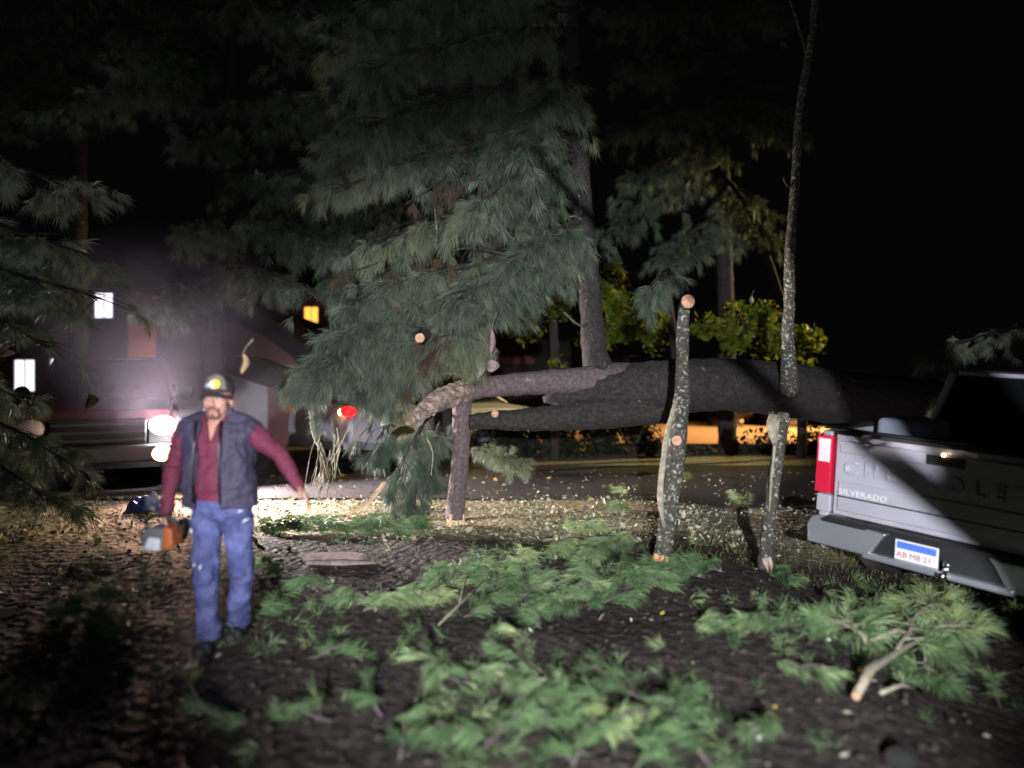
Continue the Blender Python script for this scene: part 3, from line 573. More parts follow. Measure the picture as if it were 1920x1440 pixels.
# big fallen branch at right
fb = thing('fallen_branch', 'curved sawn pine branch with a spread of needles lying in front of the pickup', 'branch', G(1690, 1280))
mb = MB(); g0 = G(1606, 1322) + Vector((0, 0, .05)); g1 = G(1632, 1290) + Vector((0, 0, .10)); g2 = G(1680, 1270) + Vector((0, 0, .15)); g3 = G(1730, 1250) + Vector((0, 0, .2)); g4 = G(1760, 1210) + Vector((0, 0, .2))
mb.tube([g0, g1, g2, g3, g4], [.021, .022, .018, .013, .007], 10, .12)
g5 = G(1625, 1240) + Vector((0, 0, .12)); mb.tube([g5, g5.lerp(g3, .5) + Vector((0, 0, .06)), g3], [.012, .016, .016], 8, .1)
mb.tube([G(1650, 1300), G(1690, 1300) + Vector((0, 0, .05)), G(1730, 1295)], [.014, .013, .008], 7, .2)
lm = obj('limb', mb, M['bark_pale'], fb, True)
mb = MB(); disc(mb, g0, (g0 - g1), .021, .015); obj('cut_face', mb, M['cut'], lm)
b = Bough()
for a, e, n_, sp in [(g3, G(1800, 1230) + Vector((0, 0, .25)), 26, .24), (g2, G(1760, 1150) + Vector((0, 0, .2)), 26, .26), (g5, G(1620, 1150) + Vector((0, 0, .15)), 14, .2), (g5, G(1570, 1200) + Vector((0, 0, .15)), 16, .2), (g3, G(1740, 1290) + Vector((0, 0, .1)), 16, .18), (g5, G(1540, 1130) + Vector((0, 0, .15)), 8, .15)]:
    b.add(a, e, .012, n_, sp, .05, .1, sub=2)
b.build(fb, n=44, L=.15, wd=.0038, tone=(.25, 1), matn='needle_ground', limbname='twigs', folname='needles', limbmat='bark_pale', droop=.15)
# split sticks
for a, b_, lab, r in [((655, 968), (722, 905), 'forked pale split stick lying left of the other', .028), ((716, 970), (752, 900), 'straight pale split stick propped against the brush', .032)]:
    g = G(a[0], a[1]); t = thing('split_stick', lab, 'split wood', g); q = P(b_[0], b_[1], g.y + .5)
    mb = MB(); m_ = g.lerp(q, .45) + Vector((.03, 0, -.02)); mb.tube([g + Vector((0, 0, .02)), m_, q], [r * .6, r, r * .75], 6, .25)
    if r < .03: mb.tube([g + Vector((-.12, 0, .03)), g + Vector((.02, 0, .05)), m_], [.012, .016, .016], 6, .25)
    splinters(mb, g + Vector((0, 0, .03)), (g - m_), r, .08, 5); obj('shaft', mb, M['wood'], t)
# pale plank and twig on soil
t = thing('broken_board', 'pale broken slab of wood half sunk in the dark soil right of the man', 'slab of wood', G(630, 1050))
mb = MB(); mb.prism([(-.28, -.06), (-.1, -.10), (.22, -.07), (.27, .0), (.12, .08), (-.16, .06), (-.25, .03)], 2, -.01, .035); mb.v = [tuple(Vector(v) + Vector(t['_o']) + Vector((0, 0, .02))) for v in mb.v]; mb.tube([G(575, 1062) + Vector((0, 0, .03)), G(640, 1066) + Vector((0, 0, .05)), G(705, 1060) + Vector((0, 0, .02))], [.02, .03, .01], 6, .2)
obj('slab', mb, mat('weathered_wood', (.16, .11, .11), .85, noise=(20, (.30, .23, .22), .3, .7), bump=(50, .6, .01)), t)
t = thing('bare_twig', 'thin bare twig lying diagonally across the soil', 'twig', G(850, 1160))
mb = MB(); mb.tube([G(822, 1180) + Vector((0, 0, .03)), G(860, 1150) + Vector((0, 0, .06)), G(905, 1120) + Vector((0, 0, .12))], [.007, .009, .004], 6, .15); mb.tube([G(860, 1150) + Vector((0, 0, .06)), G(875, 1115) + Vector((0, 0, .16))], [.005, .003], 5)
obj('shaft', mb, M['bark_pale'], t, True)
t = thing('cloth_tarp', 'small crumpled blue tarp on the lit gravel behind the chainsaw', 'tarp', G(275, 958))
nx = 26; X, Y = np.meshgrid(np.linspace(-.21, .21, nx), np.linspace(-.22, .22, nx)); Z = .06 + .12 * np.exp(-(X ** 2 / .02 + Y ** 2 / .04)) * (1 + .3 * np.sin(X * 40)) + .02 * np.sin(X * 33 + Y * 12) + .02 * np.sin(Y * 41 - X * 17); Z -= .06 * (np.hypot(X, Y) > .19)
mb = MB(); mb.add([Vector((a, b_, c)) + Vector(t['_o']) for a, b_, c in zip(X.ravel() + .03 * np.sin(Y.ravel() * 20), Y.ravel(), Z.ravel())], [(j * nx + i, j * nx + i + 1, (j + 1) * nx + i + 1, (j + 1) * nx + i) for j in range(nx - 1) for i in range(nx - 1)])
obj('sheet', mb, mat('blue_tarp', (.10, .14, .48), .45), t, True)
t = thing('dark_stone', 'dark round stone at the bottom edge of the view', 'stone', G(1690, 1432))
mb = MB(); mb.ell(Vector(t['_o']) + Vector((0, 0, .02)), (.07, .06, .05), 14, 9); mb.v = [tuple(Vector(v) + Vector([random.uniform(-.004, .004)] * 3)) for v in mb.v]; obj('stone_body', mb, mat('dark_rock', (.01, .01, .01), .9), t, True)
# dead leaves still hanging
for px, py, d, wpx, hpx, c, lab in [(455, 682, 4.6, 8, 19, (.42, .30, .17), 'tan dead leaf hanging just right of the cap'), (167, 752, 6.0, 12, 14, (.20, .14, .05), 'mustard dead leaf hanging left of the headlight'), 
                                   (8, 662, 6.0, 12, 7, (.5, .3, .2), 'pale dead leaf at the left edge'), (922, 640, 7.0, 7, 22, (.36, .24, .25), 'narrow pinkish dead leaf above the upper limb'), (898, 690, 7.0, 11, 18, (.42, .34, .36), 'broad pale dead leaf touching the upper limb'),
                                   (922, 686, 7.0, 13, 12, (.36, .29, .28), 'curled pale dead leaf right of the broad one'), (1892, 768, 8.0, 7, 8, (.5, .16, .05), 'orange leaf above the pickup'), (1410, 562, 12, 4, 7, (.5, .35, .3), 'tiny pale leaf in the dark above the maple')]:
    c0 = P(px, py, d); t = thing('dead_leaf', lab, 'leaf', c0); sx = wpx / F * d; sz = hpx / F * d; mb = MB(); prof = []
    for i in range(9):
        u = i / 8; wv = math.sin(math.pi * min(1, u * .96 + .02)) ** .8
        for s in (-1, 0, 1): prof.append(c0 + Vector((s * sx * wv + .15 * sx * math.sin(u * 4), .03 * (abs(s) * wv) + .02 * math.sin(u * 5), sz * (1 - 2 * u))))
    mb.add(prof, [(i * 3 + j, i * 3 + j + 1, i * 3 + j + 4, i * 3 + j + 3) for i in range(8) for j in range(2)])
    o = obj('blade', mb, mat('dead_leaf', c, .7, noise=(25, tuple(v * .6 for v in c), .35, .7), trans=.2), t, True); o.modifiers.new('s', 'SOLIDIFY').thickness = .003
    mb = MB(); mb.tube([c0 + Vector((.0, .0, sz * .9)), c0 + Vector((.01, .02, sz * 1.6)), c0 + Vector((.05, .05, sz * 2.5))], [.002, .002, .003], 4); obj('stalk', mb, M['bark_pale'], t)
# small litter nobody could count
def sc_ground(n, fx):
    X = []; 
    px = rng.uniform(-250, 2150, n * 3); py = YH + (H * F) / rng.uniform(2.6, 14, n * 3)
    d = H * F / (py - YH); x = (px - 960) / F * d
    p = fx(x, d); k = rng.uniform(0, 1, n * 3) < p; x = x[k][:n]; d = d[k][:n]
    return np.stack([x, d, gz(x, d) + rng.uniform(.004, .03, len(x))], 1)
V, tt = leaves(30000, lambda n: sc_ground(n, lambda x, y: .007 + .993 * sst(6.8, 7.6, y) * (1 - .8 * sst(9.2, 9.8, y)) * (1 - sst(10.5, 12.2, y)) * (.25 + .75 * (np.sin(x * 2.3 + y * 3.1) * np.sin(x * 1.1 - y * 2.2 + 1) > -.15))), .024, .6)
tag(quads('leaf_litter', V, M['litter'], None, nv=6, attr=tt), 'pale chips and leaves strewn over the lawn and road edge', 'leaf litter', kind='stuff')
V, tt = leaves(1500, lambda n: sc_ground(n, lambda x, y: .3 * sst(8.3, 9.4, y) * (1 - sst(11, 13, y)) + .01), .035, .5)
tag(quads('fallen_yellow_leaves', V, M['litter_y'], None, nv=6, attr=tt), 'yellow autumn leaves scattered on the wet road', 'leaves', kind='stuff')
c = sc_ground(16000, lambda x, y: (sst(6.0, 6.5, y) * (1 - sst(7.2, 8.0, y)) * sst(.9, 1.7, x) + .03 * sst(5.5, 6.5, y) * (1 - sst(8, 9, y))))
hh = rng.uniform(.02, .07, len(c)); tp = c + np.stack([rng.normal(0, .02, len(c)), rng.normal(0, .02, len(c)), hh], 1); sd = rng.normal(size=(len(c), 3)) * .0028; sd[:, 2] = 0
tag(quads('lawn_grass', np.stack([c - sd, c + sd, tp], 1), M['grass'], None, nv=3, attr=rng.uniform(0, 1, len(c))), 'short yellowish grass around the bases of the broken stems', 'grass', kind='stuff')
c = sc_ground(1300, lambda x, y: (1 - sst(6.6, 7.4, y)) * (.06 + .94 * (np.sin(x * 1.9 + 1) * np.sin(y * 2.3) > .15))); c[:, 2] += .01
d = rng.normal(size=c.shape); d[:, 2] = np.abs(d[:, 2]) * .3
V, tt = needles(c, d, 26, .10, .0034, fan=(5, 75), droop=.1, tone=rng.uniform(0, .9, len(c)))
tag(quads('needle_litter', V, M['needle_ground'], None, attr=tt), 'loose green pine needles scattered over the dark soil', 'needle litter', kind='stuff')
# clods and wood chips
mb = MB()
for q in sc_ground(800, lambda x, y: 1 - sst(8, 9, y)):
    s = random.uniform(.006, .022); mb.ell(q, (s, s * random.uniform(.6, 1.2), s * .7), 5, 3)
tag(obj('soil_clods', mb, mat('soil_clod', (.03, .024, .022), .9, noise=(8, (.07, .058, .052), .4, .7)), None), 'crumbs of churned dark soil', 'soil', kind='stuff')

# ------------------------------------------------------------------ vehicles
M['rubber'] = mat('tyre_rubber', (.012, .012, .012), .85)
M['alloy'] = mat('alloy_rim', (.55, .55, .58), .3, .9)
M['chrome'] = mat('chrome', (.56, .60, .68), .30, .72, bump=(5, .06, .02))
M['darkchrome'] = mat('dulled_chrome', (.10, .09, .095), .4, .6)
M['glass'] = mat('dark_car_glass', (.008, .010, .013), .06, spec=.8)
M['silverpaint'] = mat('silver_grey_paint', (.52, .51, .60), .42, .25, coat=.4, noise=(3, (.47, .46, .54), .4, .7))
_n = M['silverpaint'].node_tree; _b = _n.nodes['Principled BSDF']; _t = _n.nodes.new('ShaderNodeTexNoise'); _t.inputs['Scale'].default_value = 6; _t.inputs['Detail'].default_value = 9; _t.inputs['Roughness'].default_value = .7
_r = _n.nodes.new('ShaderNodeMapRange'); _r.inputs[1].default_value = .3; _r.inputs[2].default_value = .7; _r.inputs[3].default_value = .22; _r.inputs[4].default_value = .55; _n.links.new(_t.outputs['Fac'], _r.inputs[0]); _n.links.new(_r.outputs[0], _b.inputs['Roughness'])
M['redpaint'] = mat('dark_red_paint', (.12, .014, .016), .35, .1, coat=.6)
M['blackplastic'] = mat('black_plastic', (.012, .012, .013), .6)
M['taillens'] = mat('red_tail_lens', (.62, .015, .05), .25, coat=.8)
M['tailclear'] = mat('clear_reverse_lens', (.9, .72, .78), .2, coat=.8)
M['darkpaint'] = mat('black_paint', (.012, .012, .014), .3, coat=.5)
def wheel(root, c, r=.40, wd=.26, side=1, n_sp=6):
    t = MB(); t.lathe([(-wd / 2, r * .62), (-wd / 2, r * .93), (-wd * .38, r), (wd * .38, r), (wd / 2, r * .93), (wd / 2, r * .62)], 32, 0, c)
    wo = obj('wheel', t, M['rubber'], root, True, world=False)
    q = MB(); s = side * wd / 2; q.lathe([(s * .2, r * .1), (s * .3, r * .55), (s * .98, r * .6), (s * 1.0, r * .64), (s * .8, r * .64)], 28, 0, c)
    for i in range(n_sp):
        a = 2 * math.pi * i / n_sp; rot = Matrix.Rotation(a, 3, 'X'); q.box(Vector(c) + Vector((s * .75, 0, 0)) + rot @ Vector((0, 0, r * .33)), (.03, r * .14, r * .56), rot)
    q.lathe([(s * .6, .001), (s * .95, .001), (s * .95, r * .13), (s * .6, r * .16)], 14, 0, c)
    obj('rim', q, M['alloy'], wo, True, world=False)
def text(body, size, extr, m, parent, name='lettering', loc=(0, 0, 0), rot=(R(90), 0, 0), sx=1.0, bev=0.0, label=None):
    cu = bpy.data.curves.new('txt', 'FONT'); cu.body = body; cu.size = size; cu.extrude = extr; cu.bevel_depth = bev; cu.bevel_resolution = 2; cu.space_character = sx
    o = bpy.data.objects.new('txt', cu); C.objects.link(o); dg = bpy.context.evaluated_depsgraph_get(); me = bpy.data.meshes.new_from_object(o.evaluated_get(dg)); bpy.data.objects.remove(o)
    me.materials.clear(); q = link(name, me, m, parent); q.location = loc; q.rotation_euler = rot
    if label: q['label'] = label
    return q
def arc(cy, cz, r, a0, a1, n=9): return [(cy + r * math.cos(R(a0 + (a1 - a0) * i / n)), cz + r * math.sin(R(a0 + (a1 - a0) * i / n))) for i in range(n + 1)]
def pickup(label, loc, rot, paint, lights_on=False):
    trim = M['darkchrome'] if lights_on else M['chrome']
    t = thing('pickup_truck', label, 'pickup truck', loc, rot)
    hw = .99; wy0, wy1, wr = 1.12, 4.72, .47
    # side skins with wheel arches, y forward, tailgate plane at y=0
    prof = [(.02, .60), (.02, 1.40), (1.95, 1.42), (1.97, 1.38), (2.0, 1.30), (3.9, 1.26), (3.95, 1.24), (5.35, 1.14), (5.50, 1.0), (5.55, .62), (5.45, .52)] + arc(wy1, .52, wr, 0, 180) + [(4.1, .46), (1.75, .46)] + arc(wy0, .52, wr, 0, 180) + [(.5, .56)]
    for s in (-1, 1):
        m_ = MB(); m_.prism(prof, 0, s * (hw - .09), s * hw); obj('side_panel', m_, paint, t, bevel=.02, world=False)
        wl = MB(); wl.prism(arc(wy0, .52, wr - .005, 0, 180) + arc(wy0, .52, wr - .03, 180, 0), 0, s * .6, s * (hw - .095)); wl.prism(arc(wy1, .52, wr - .005, 0, 180) + arc(wy1, .52, wr - .03, 180, 0), 0, s * .6, s * (hw - .095))
        obj('wheel_well', wl, M['blackplastic'], t, world=False)
    m_ = MB(); m_.box((0, 1.0, .78), (1.78, 1.9, .06)); m_.box((0, 1.98, 1.06), (1.78, .05, .62)); obj('bed', m_, M['blackplastic'], t, world=False)
    m_ = MB(); m_.box((0, 2.8, .40), (1.5, 5.0, .14)); m_.box((0, 3.0, .7), (1.76, 1.9, .5)); m_.box((0, 4.7, .75), (1.0, 1.3, .5)); obj('chassis', m_, M['blackplastic'], t, world=False)
    rl = MB()
    for s in (-1, 1): rl.box((s * .93, 1.0, 1.425), (.13, 1.9, .03))
    rl.box((0, .03, 1.415), (1.80, .09, .03)); obj('bed_rail_cap', rl, M['blackplastic'], t, bevel=.008, world=False)
    # cab
    cb = MB(); cb.add([(-.93, 2.03, 1.24), (.93, 2.03, 1.24), (.93, 4.15, 1.22), (-.93, 4.15, 1.22), (-.76, 2.22, 1.88), (.76, 2.22, 1.88), (.74, 3.25, 1.88), (-.74, 3.25, 1.88)], [(0, 1, 2, 3), (4, 5, 6, 7)[::-1], (0, 4, 5, 1), (1, 5, 6, 2), (2, 6, 7, 3), (3, 7, 4, 0)])
    obj('windows', cb, M['glass'], t, bevel=.04, world=False)
    rf = MB(); rf.box((0, 2.74, 1.90), (1.46, 1.02, .045)); rf.box((0, 2.0, 1.28), (1.80, .06, .1))
    for s in (-1, 1):
        rf.tube([(s * .93, 2.05, 1.24), (s * .765, 2.22, 1.89)], .04, 8); rf.tube([(s * .93, 4.12, 1.24), (s * .75, 3.26, 1.89)], .035, 8); rf.tube([(s * .94, 3.15, 1.24), (s * .755, 2.85, 1.89)], .04, 8)
    obj('roof', rf, paint, t, bevel=.02, world=False)
    hd = MB(); hd.add([(-.88, 4.12, 1.27), (.88, 4.12, 1.27), (.86, 5.40, 1.16), (-.86, 5.40, 1.16), (-.88, 4.12, 1.1), (.88, 4.12, 1.1), (.86, 5.45, 1.0), (-.86, 5.45, 1.0)], [(0, 1, 2, 3), (4, 7, 6, 5), (0, 4, 5, 1), (1, 5, 6, 2), (2, 6, 7, 3), (3, 7, 4, 0)])
    obj('hood', hd, paint, t, bevel=.03, world=False)
    # tailgate: recessed ribs, letters, handle
    tg = MB(); tg.prism([(-.845, .70), (.845, .70), (.845, 1.385), (-.845, 1.385)], 1, -.02, .05); tgo = obj('tailgate', tg, paint, t, bevel=.012, world=False)
    rb = MB(); rb.prism([(-.80, 1.235), (.80, 1.235), (.80, 1.335), (-.80, 1.335)], 1, -.045, -.0215); rb.prism([(-.80, .745), (.80, .745), (.80, .995), (-.80, .995)], 1, -.045, -.0215)
    obj('raised_panel', rb, paint, tgo, bevel=.018, world=False)
    ed = MB(); ed.box((0, -.03, 1.398), (1.66, .07, .03)); ed.box((0, -.047, .868), (1.6, .006, .012)); obj('trim', ed, M['blackplastic'], tgo, bevel=.004, world=False)
    hn = MB(); hn.box((0, -.045, 1.285), (.26, .03, .075)); hn.box((0, -.062, 1.285), (.18, .012, .045)); obj('handle', hn, M['blackplastic'], tgo, bevel=.008, world=False)
    rv = MB(); rv.ell((-.005, -.072, 1.335), (.016, .008, .013), 14, 8); obj('tailgate_glint', rv, mat('glint_bead', (1, .8, .5), .3, emit=((1, .72, .36), 9)), tgo, True, world=False)  # glowing bead put in for a bright glint by the handle
    text("CHEVROLET", .155, .009, paint, tgo, loc=(-.765, -.028, 1.065), sx=1.72, bev=.004, label='large raised letters in body colour')
    text("SILVERADO", .068, .004, mat('bright_letter', (.75, .75, .78), .35), tgo, loc=(-.79, -.047, .888), sx=1.15, label='small bright letters low on the left')
    text("LTZ", .045, .004, M['alloy'], tgo, loc=(.62, -.047, .892), sx=1.3, label='small bright letters low on the right')
    for s in (-1, 1):
        tl = MB(); tl.prism([(.04, .86), (-.045, .87), (-.045, 1.355), (.10, 1.37), (.16, 1.30), (.16, .92)], 0, s * .868, s * 1.003); q = obj('tail_lamp', tl, M['taillens'], t, bevel=.012, world=False)
        cl = MB(); cl.box((s * .932, -.046, 1.235), (.10, .014, .20)); obj('clear_lens', cl, M['tailclear'], q, bevel=.006, world=False)
        cn = MB(); cn.box((s * .93, .01, .78), (.125, .06, .15)); obj('corner_panel', cn, paint, t, bevel=.012, world=False)
    # bumper with corner steps and licence plate recess
    bp = MB(); bp.prism([(-.99, .45), (-.48, .45), (-.38, .62), (-.34, .66), (-.96, .68), (-1.0, .60)], 1, -.15, -.03); bp.prism([(.99, .45), (.48, .45), (.38, .62), (.34, .66), (.96, .68), (1.0, .60)][::-1], 1, -.15, -.03)
    bp.box((0, -.095, .455), (1.05, .13, .055)); bo = obj('rear_bumper', bp, M['chrome'], t, bevel=.02, world=False)
    bb = MB(); bb.box((0, -.06, .57), (1.0, .07, .22)); bb.box((0, -.09, .685), (1.7, .12, .02)); bb.box((-.68, -.10, .672), (.36, .15, .03)); bb.box((.68, -.10, .672), (.36, .15, .03)); obj('step_pad', bb, M['blackplastic'], bo, bevel=.006, world=False)
    if not lights_on:
        pl = MB(); pl.prism([(-.155, .485), (.155, .485), (.155, .64), (-.155, .64)], 1, -.125, -.118); po = obj('license_plate', pl, mat('plate_white', (.75, .76, .80), .45), t, bevel=.004, world=False); po.location = (-.13, 0, 0)
        pb = MB(); pb.prism([(-.14, .575), (.14, .575), (.14, .628), (-.14, .628)], 1, -.1285, -.126); obj('plate_band', pb, mat('plate_blue', (.08, .19, .68), .45), po, world=False)
        text("AB M8 21", .062, .001, mat('plate_red', (.42, .07, .09), .5), po, loc=(-.14, -.127, .508), sx=1.0)
        ht = MB(); ht.tube([(0.09, -.16, .49), (0.11, -.22, .50), (0.125, -.24, .545)], [.022, .022, .014], 12); ht.ell((0.125, -.24, .565), (.025, .025, .025), 14, 10); ht.box((0.08, -.17, .46), (.06, .1, .05)); obj('hitch_ball', ht, mat('polished_steel', (.85, .85, .85), .12, 1), t, True, world=False)
        tk = MB(); tk.box((-.55, .75, 1.38), (.46, .42, .26)); obj('bed_toolbox', tk, mat('blue_grey_box', (.14, .17, .24), .5, noise=(4, (.20, .23, .30), .3, .7)), t, bevel=.05, world=False)
    # front end
    gl = MB(); gl.box((0, 5.5, .86), (1.15, .06, .36)); go = obj('grille', gl, M['blackplastic'], t, bevel=.02, world=False)
    gb = MB()
    for z in (.75, .86, .97): gb.box((0, 5.54, z), (1.12, .03, .035))
    obj('grille_bar', gb, trim, go, bevel=.006, world=False)
    fb_ = MB(); fb_.box((0, 5.56, .56), (1.9, .16, .24)); obj('front_bumper', fb_, trim, t, bevel=.05, world=False)
    for s in (-1, 1):
        on = lights_on and s == -1
        h = MB(); h.ell((s * .78, 5.50, .93), (.17, .09, .13), 18, 12); ho = obj('headlight', h, mat('headlight_lit', (1, 1, 1), .3, emit=((1, .95, 1), 90)) if on else M['tailclear'], t, True, world=False)
        h = MB(); h.ell((s * .78, 5.63, .55), (.14, .05, .11), 14, 10); fo = obj('fog_lamp', h, mat('fog_lamp_lit', (1, .9, .7), .3, emit=((1, .52, .20), 14)) if on else M['tailclear'], t, True, world=False)
        mm = MB(); mm.ell((s * .935, 5.44, .93), (.035, .05, .05), 10, 8); obj('marker_lamp', mm, mat('amber_marker', (1, .45, .05), .4, emit=((1, .5, .08), 5 if lights_on else 0)), t, True, world=False)
        mi = MB(); mi.ell((s * 1.12, 3.85, 1.35), (.11, .05, .12), 12, 8); mi.tube([(s * .9, 3.9, 1.27), (s * 1.1, 3.87, 1.32)], .025, 8); obj('wing_mirror', mi, M['blackplastic'], t, True, world=False)
    for s in (-1, 1):
        for y in (wy0, wy1): wheel(t, (s * .86, y, .40), .40, .26, s)
    return t
pickup('silver grey pickup with its tailgate toward us, parked at the right edge', (3.24, 5.42, -.265), (0, R(3.5), R(-51)), M['silverpaint'])
# pickup facing us with one headlight burning: its headlight (local x=-.78,y=5.5) sits at photo (305,795)
hx, hy = -4.92, 10.0; yaw = R(180 + 26)     # local +y -> world (-sin yaw, cos yaw)
fw = Vector((-math.sin(yaw), math.cos(yaw))); rt = Vector((math.cos(yaw), math.sin(yaw)))
o2 = Vector((hx, hy)) - fw * 5.5 + rt * .78
pickup('dark red pickup facing us with one blinding headlight and a warm fog lamp below it', (o2.x, o2.y, 0), (0, 0, yaw), M['redpaint'], True)
lamp("pickup_headlight", 'SPOT', (hx + .08, hy - .25, .95), 5200, (1.0, .88, .84), .09, (hx + 6.0, hy - 1.8, -.8), 84, .8)
lamp("haze_fill", 'SPOT', (hx + .08, hy - .42, .98), 480, (1.0, .84, .92), .12, (hx + .4, hy - 1.5, 2.1), 118, .9)  # extra lamp added in front of the headlight to light the haze
lamp("pickup_fog_lamp", 'SPOT', (hx + .06, hy - .22, .57), 420, (1.0, .62, .40), .06, (hx + 2.6, hy - 4.0, -.4), 100, .8)

def car(label, loc, rz, paint, taillit=False, headlit=False, detail=True, name='car'):
    t = thing(name, label, 'car', loc, (0, 0, rz)); t.scale = (1.15,) * 3 if taillit else (1, 1, 1)
    st = [(0, .78, .42, .80, .0), (.06, .84, .36, .98, .0), (.5, .88, .30, 1.0, 0), (1.0, .9, .26, .98, 0), (2.2, .91, .24, .95, 0), (3.2, .9, .24, .93, 0), (3.9, .87, .26, .84, 0), (4.4, .80, .32, .72, 0), (4.55, .68, .40, .62, 0)]
    vs = []; n = 12
    for y, hw, z0, z1, _ in st:
        ring = [(-hw * .85, z0), (-hw * .99, z0 + .12), (-hw, (z0 + z1) / 2), (-hw * .98, z1 - .10), (-hw * .90, z1 - .02), (-hw * .5, z1 + .015)]
        ring = ring + [(-a, b_) for a, b_ in ring[::-1]]
        vs += [(a, y, b_) for a, b_ in ring]
    m_ = MB(); m_.add(vs, [(i * n + k, i * n + (k + 1) % n, (i + 1) * n + (k + 1) % n, (i + 1) * n + k) for i in range(len(st) - 1) for k in range(n)] + [tuple(range(n)), tuple((len(st) - 1) * n + k for k in range(n))[::-1]])
    obj('body', m_, paint, t, smooth=True, bevel=.02, world=False)
    m_ = MB(); m_.add([(-.80, .55, .95), (.80, .55, .95), (.80, 3.35, .90), (-.80, 3.35, .90), (-.60, 1.15, 1.42), (.60, 1.15, 1.42), (.60, 2.35, 1.43), (-.60, 2.35, 1.43)], [(0, 1, 2, 3), (7, 6, 5, 4), (0, 4, 5, 1), (1, 5, 6, 2), (2, 6, 7, 3), (3, 7, 4, 0)])
    obj('windows', m_, M['glass'], t, bevel=.05, world=False)
    m_ = MB(); m_.box((0, 1.75, 1.44), (1.18, 1.22, .035))
    for s in (-1, 1):
        for a, b_ in (((.8, .55, .95), (.6, 1.15, 1.43)), ((.8, 3.35, .9), (.6, 2.35, 1.43)), ((.81, 1.95, .93), (.605, 1.8, 1.43)), ((.81, 1.0, .95), (.605, 1.2, 1.43))):
            m_.tube([(s * a[0], a[1], a[2]), (s * b_[0], b_[1], b_[2])], .03, 6)
    obj('roof', m_, paint, t, bevel=.012, world=False)
    for s in (-1, 1):
        for y in (.95, 3.7):
            if detail: wheel(t, (s * .80, y, .33), .33, .22, s)
            else: q = MB(); q.lathe([(-.1, .05), (-.1, .33), (.1, .33), (.1, .05)], 18, 0, (s * .8, y, .33)); obj('wheel', q, M['rubber'], t, world=False)
        zt = .90 if taillit else .80; lit_ = taillit and s == 1
        q = MB(); q.ell((s * .76, .03, zt), (.13, .11, .075), 14, 9)
        obj('tail_light', q, mat('tail_light', (.7, .01, .01), .3, emit=((1, .008, .008), 4) if lit_ else None), t, True, world=False)
        if lit_:
            q = MB(); q.ell((s * .68, -.045, .89), (.032, .02, .045), 10, 8); q.ell((s * .80, -.03, .91), (.028, .02, .035), 10, 8); obj('bulb', q, mat('bulb_lit', (1, .5, .2), .3, emit=((1, .5, .12), 60)), t.children[-1], True, world=False)
        q = MB(); q.ell((s * .62, 4.42, .62), (.13, .08, .07), 12, 8); obj('headlight', q, mat('car_headlight', (.8, .8, .8), .3, emit=((1, .85, .6), 30) if headlit else None), t, True, world=False)
    if detail:
        q = MB(); q.box((0, .0, .52), (.5, .03, .12)); obj('license_plate', q, mat('plate_plain', (.6, .6, .6), .5), t, world=False)
        q = MB(); q.box((0, .03, .40), (1.5, .12, .16)); obj('rear_bumper', q, paint, t, bevel=.04, world=False)
    return t
yawc = R(-42); rr = Vector((math.cos(yawc), math.sin(yawc))); ff = Vector((-math.sin(yawc), math.cos(yawc)))
cpos = Vector((-2.72, 11.6)) - rr * .86
car('silver car behind the pine needles with its red tail light on', (cpos.x, cpos.y, 0), yawc, M['silverpaint'], taillit=True)
for i, (px, lab) in enumerate([(1262, 'leftmost black parked car beyond the orange-lit lot, half behind the broken stem'), (1344, 'black parked car with an orange gap at its left wheel'), (1392, 'black parked car between two orange gaps'), (1442, 'black parked car beside the frayed stem')]):
    d = 60; x = (px - 960) / F * d
    car(lab, (x, d, gzf(x, d) + .02), R(180) if i % 2 else R(0), M['darkpaint'], detail=False, name='parked_car')
x = (1518 - 960) / F * 95
car('distant car whose two headlights show as tiny dots above the fallen trunk', (x + .2, 99.4, .9), R(180), M['darkpaint'], headlit=True, detail=False)
tag(grid('hill', np.linspace(20, 70, 20), np.linspace(90, 130, 20), M['lot'], 0, lambda X, Y: .55 + 0 * X), None, None, kind='structure')

# ------------------------------------------------------------------ street lamp (out of view to the right) and houses
sl = thing('street_lamp', 'tall street lamp at the right of the parking lot throwing orange light', 'street lamp', (36, 46, gzf(36, 46)))
mb = MB(); g = Vector(sl['_o']); mb.tube([g, g + Vector((0, 0, 8)), g + Vector((-.4, 0, 8.6)), g + Vector((-1.8, 0, 8.8))], [.10, .07, .06, .05], 12); obj('pole', mb, mat('galvanised_steel', (.3, .3, .3), .5, .8), sl, True)
mb = MB(); mb.ell(g + Vector((-2.1, 0, 8.78)), (.38, .16, .10), 16, 8); hd = obj('lamp_head', mb, M['blackplastic'], sl, True)
mb = MB(); mb.ell(g + Vector((-2.1, 0, 8.68)), (.25, .12, .06), 16, 8); obj('lens', mb, mat('sodium_lens', (1, .6, .2), .4, emit=((1, .45, .1), 60)), hd, True)
lamp('street_lamp_light', 'SPOT', tuple(g + Vector((-2.1, 0, 8.5))), 320000, (1.0, .45, .13), .15, (17, 47, -3), 80, .5)
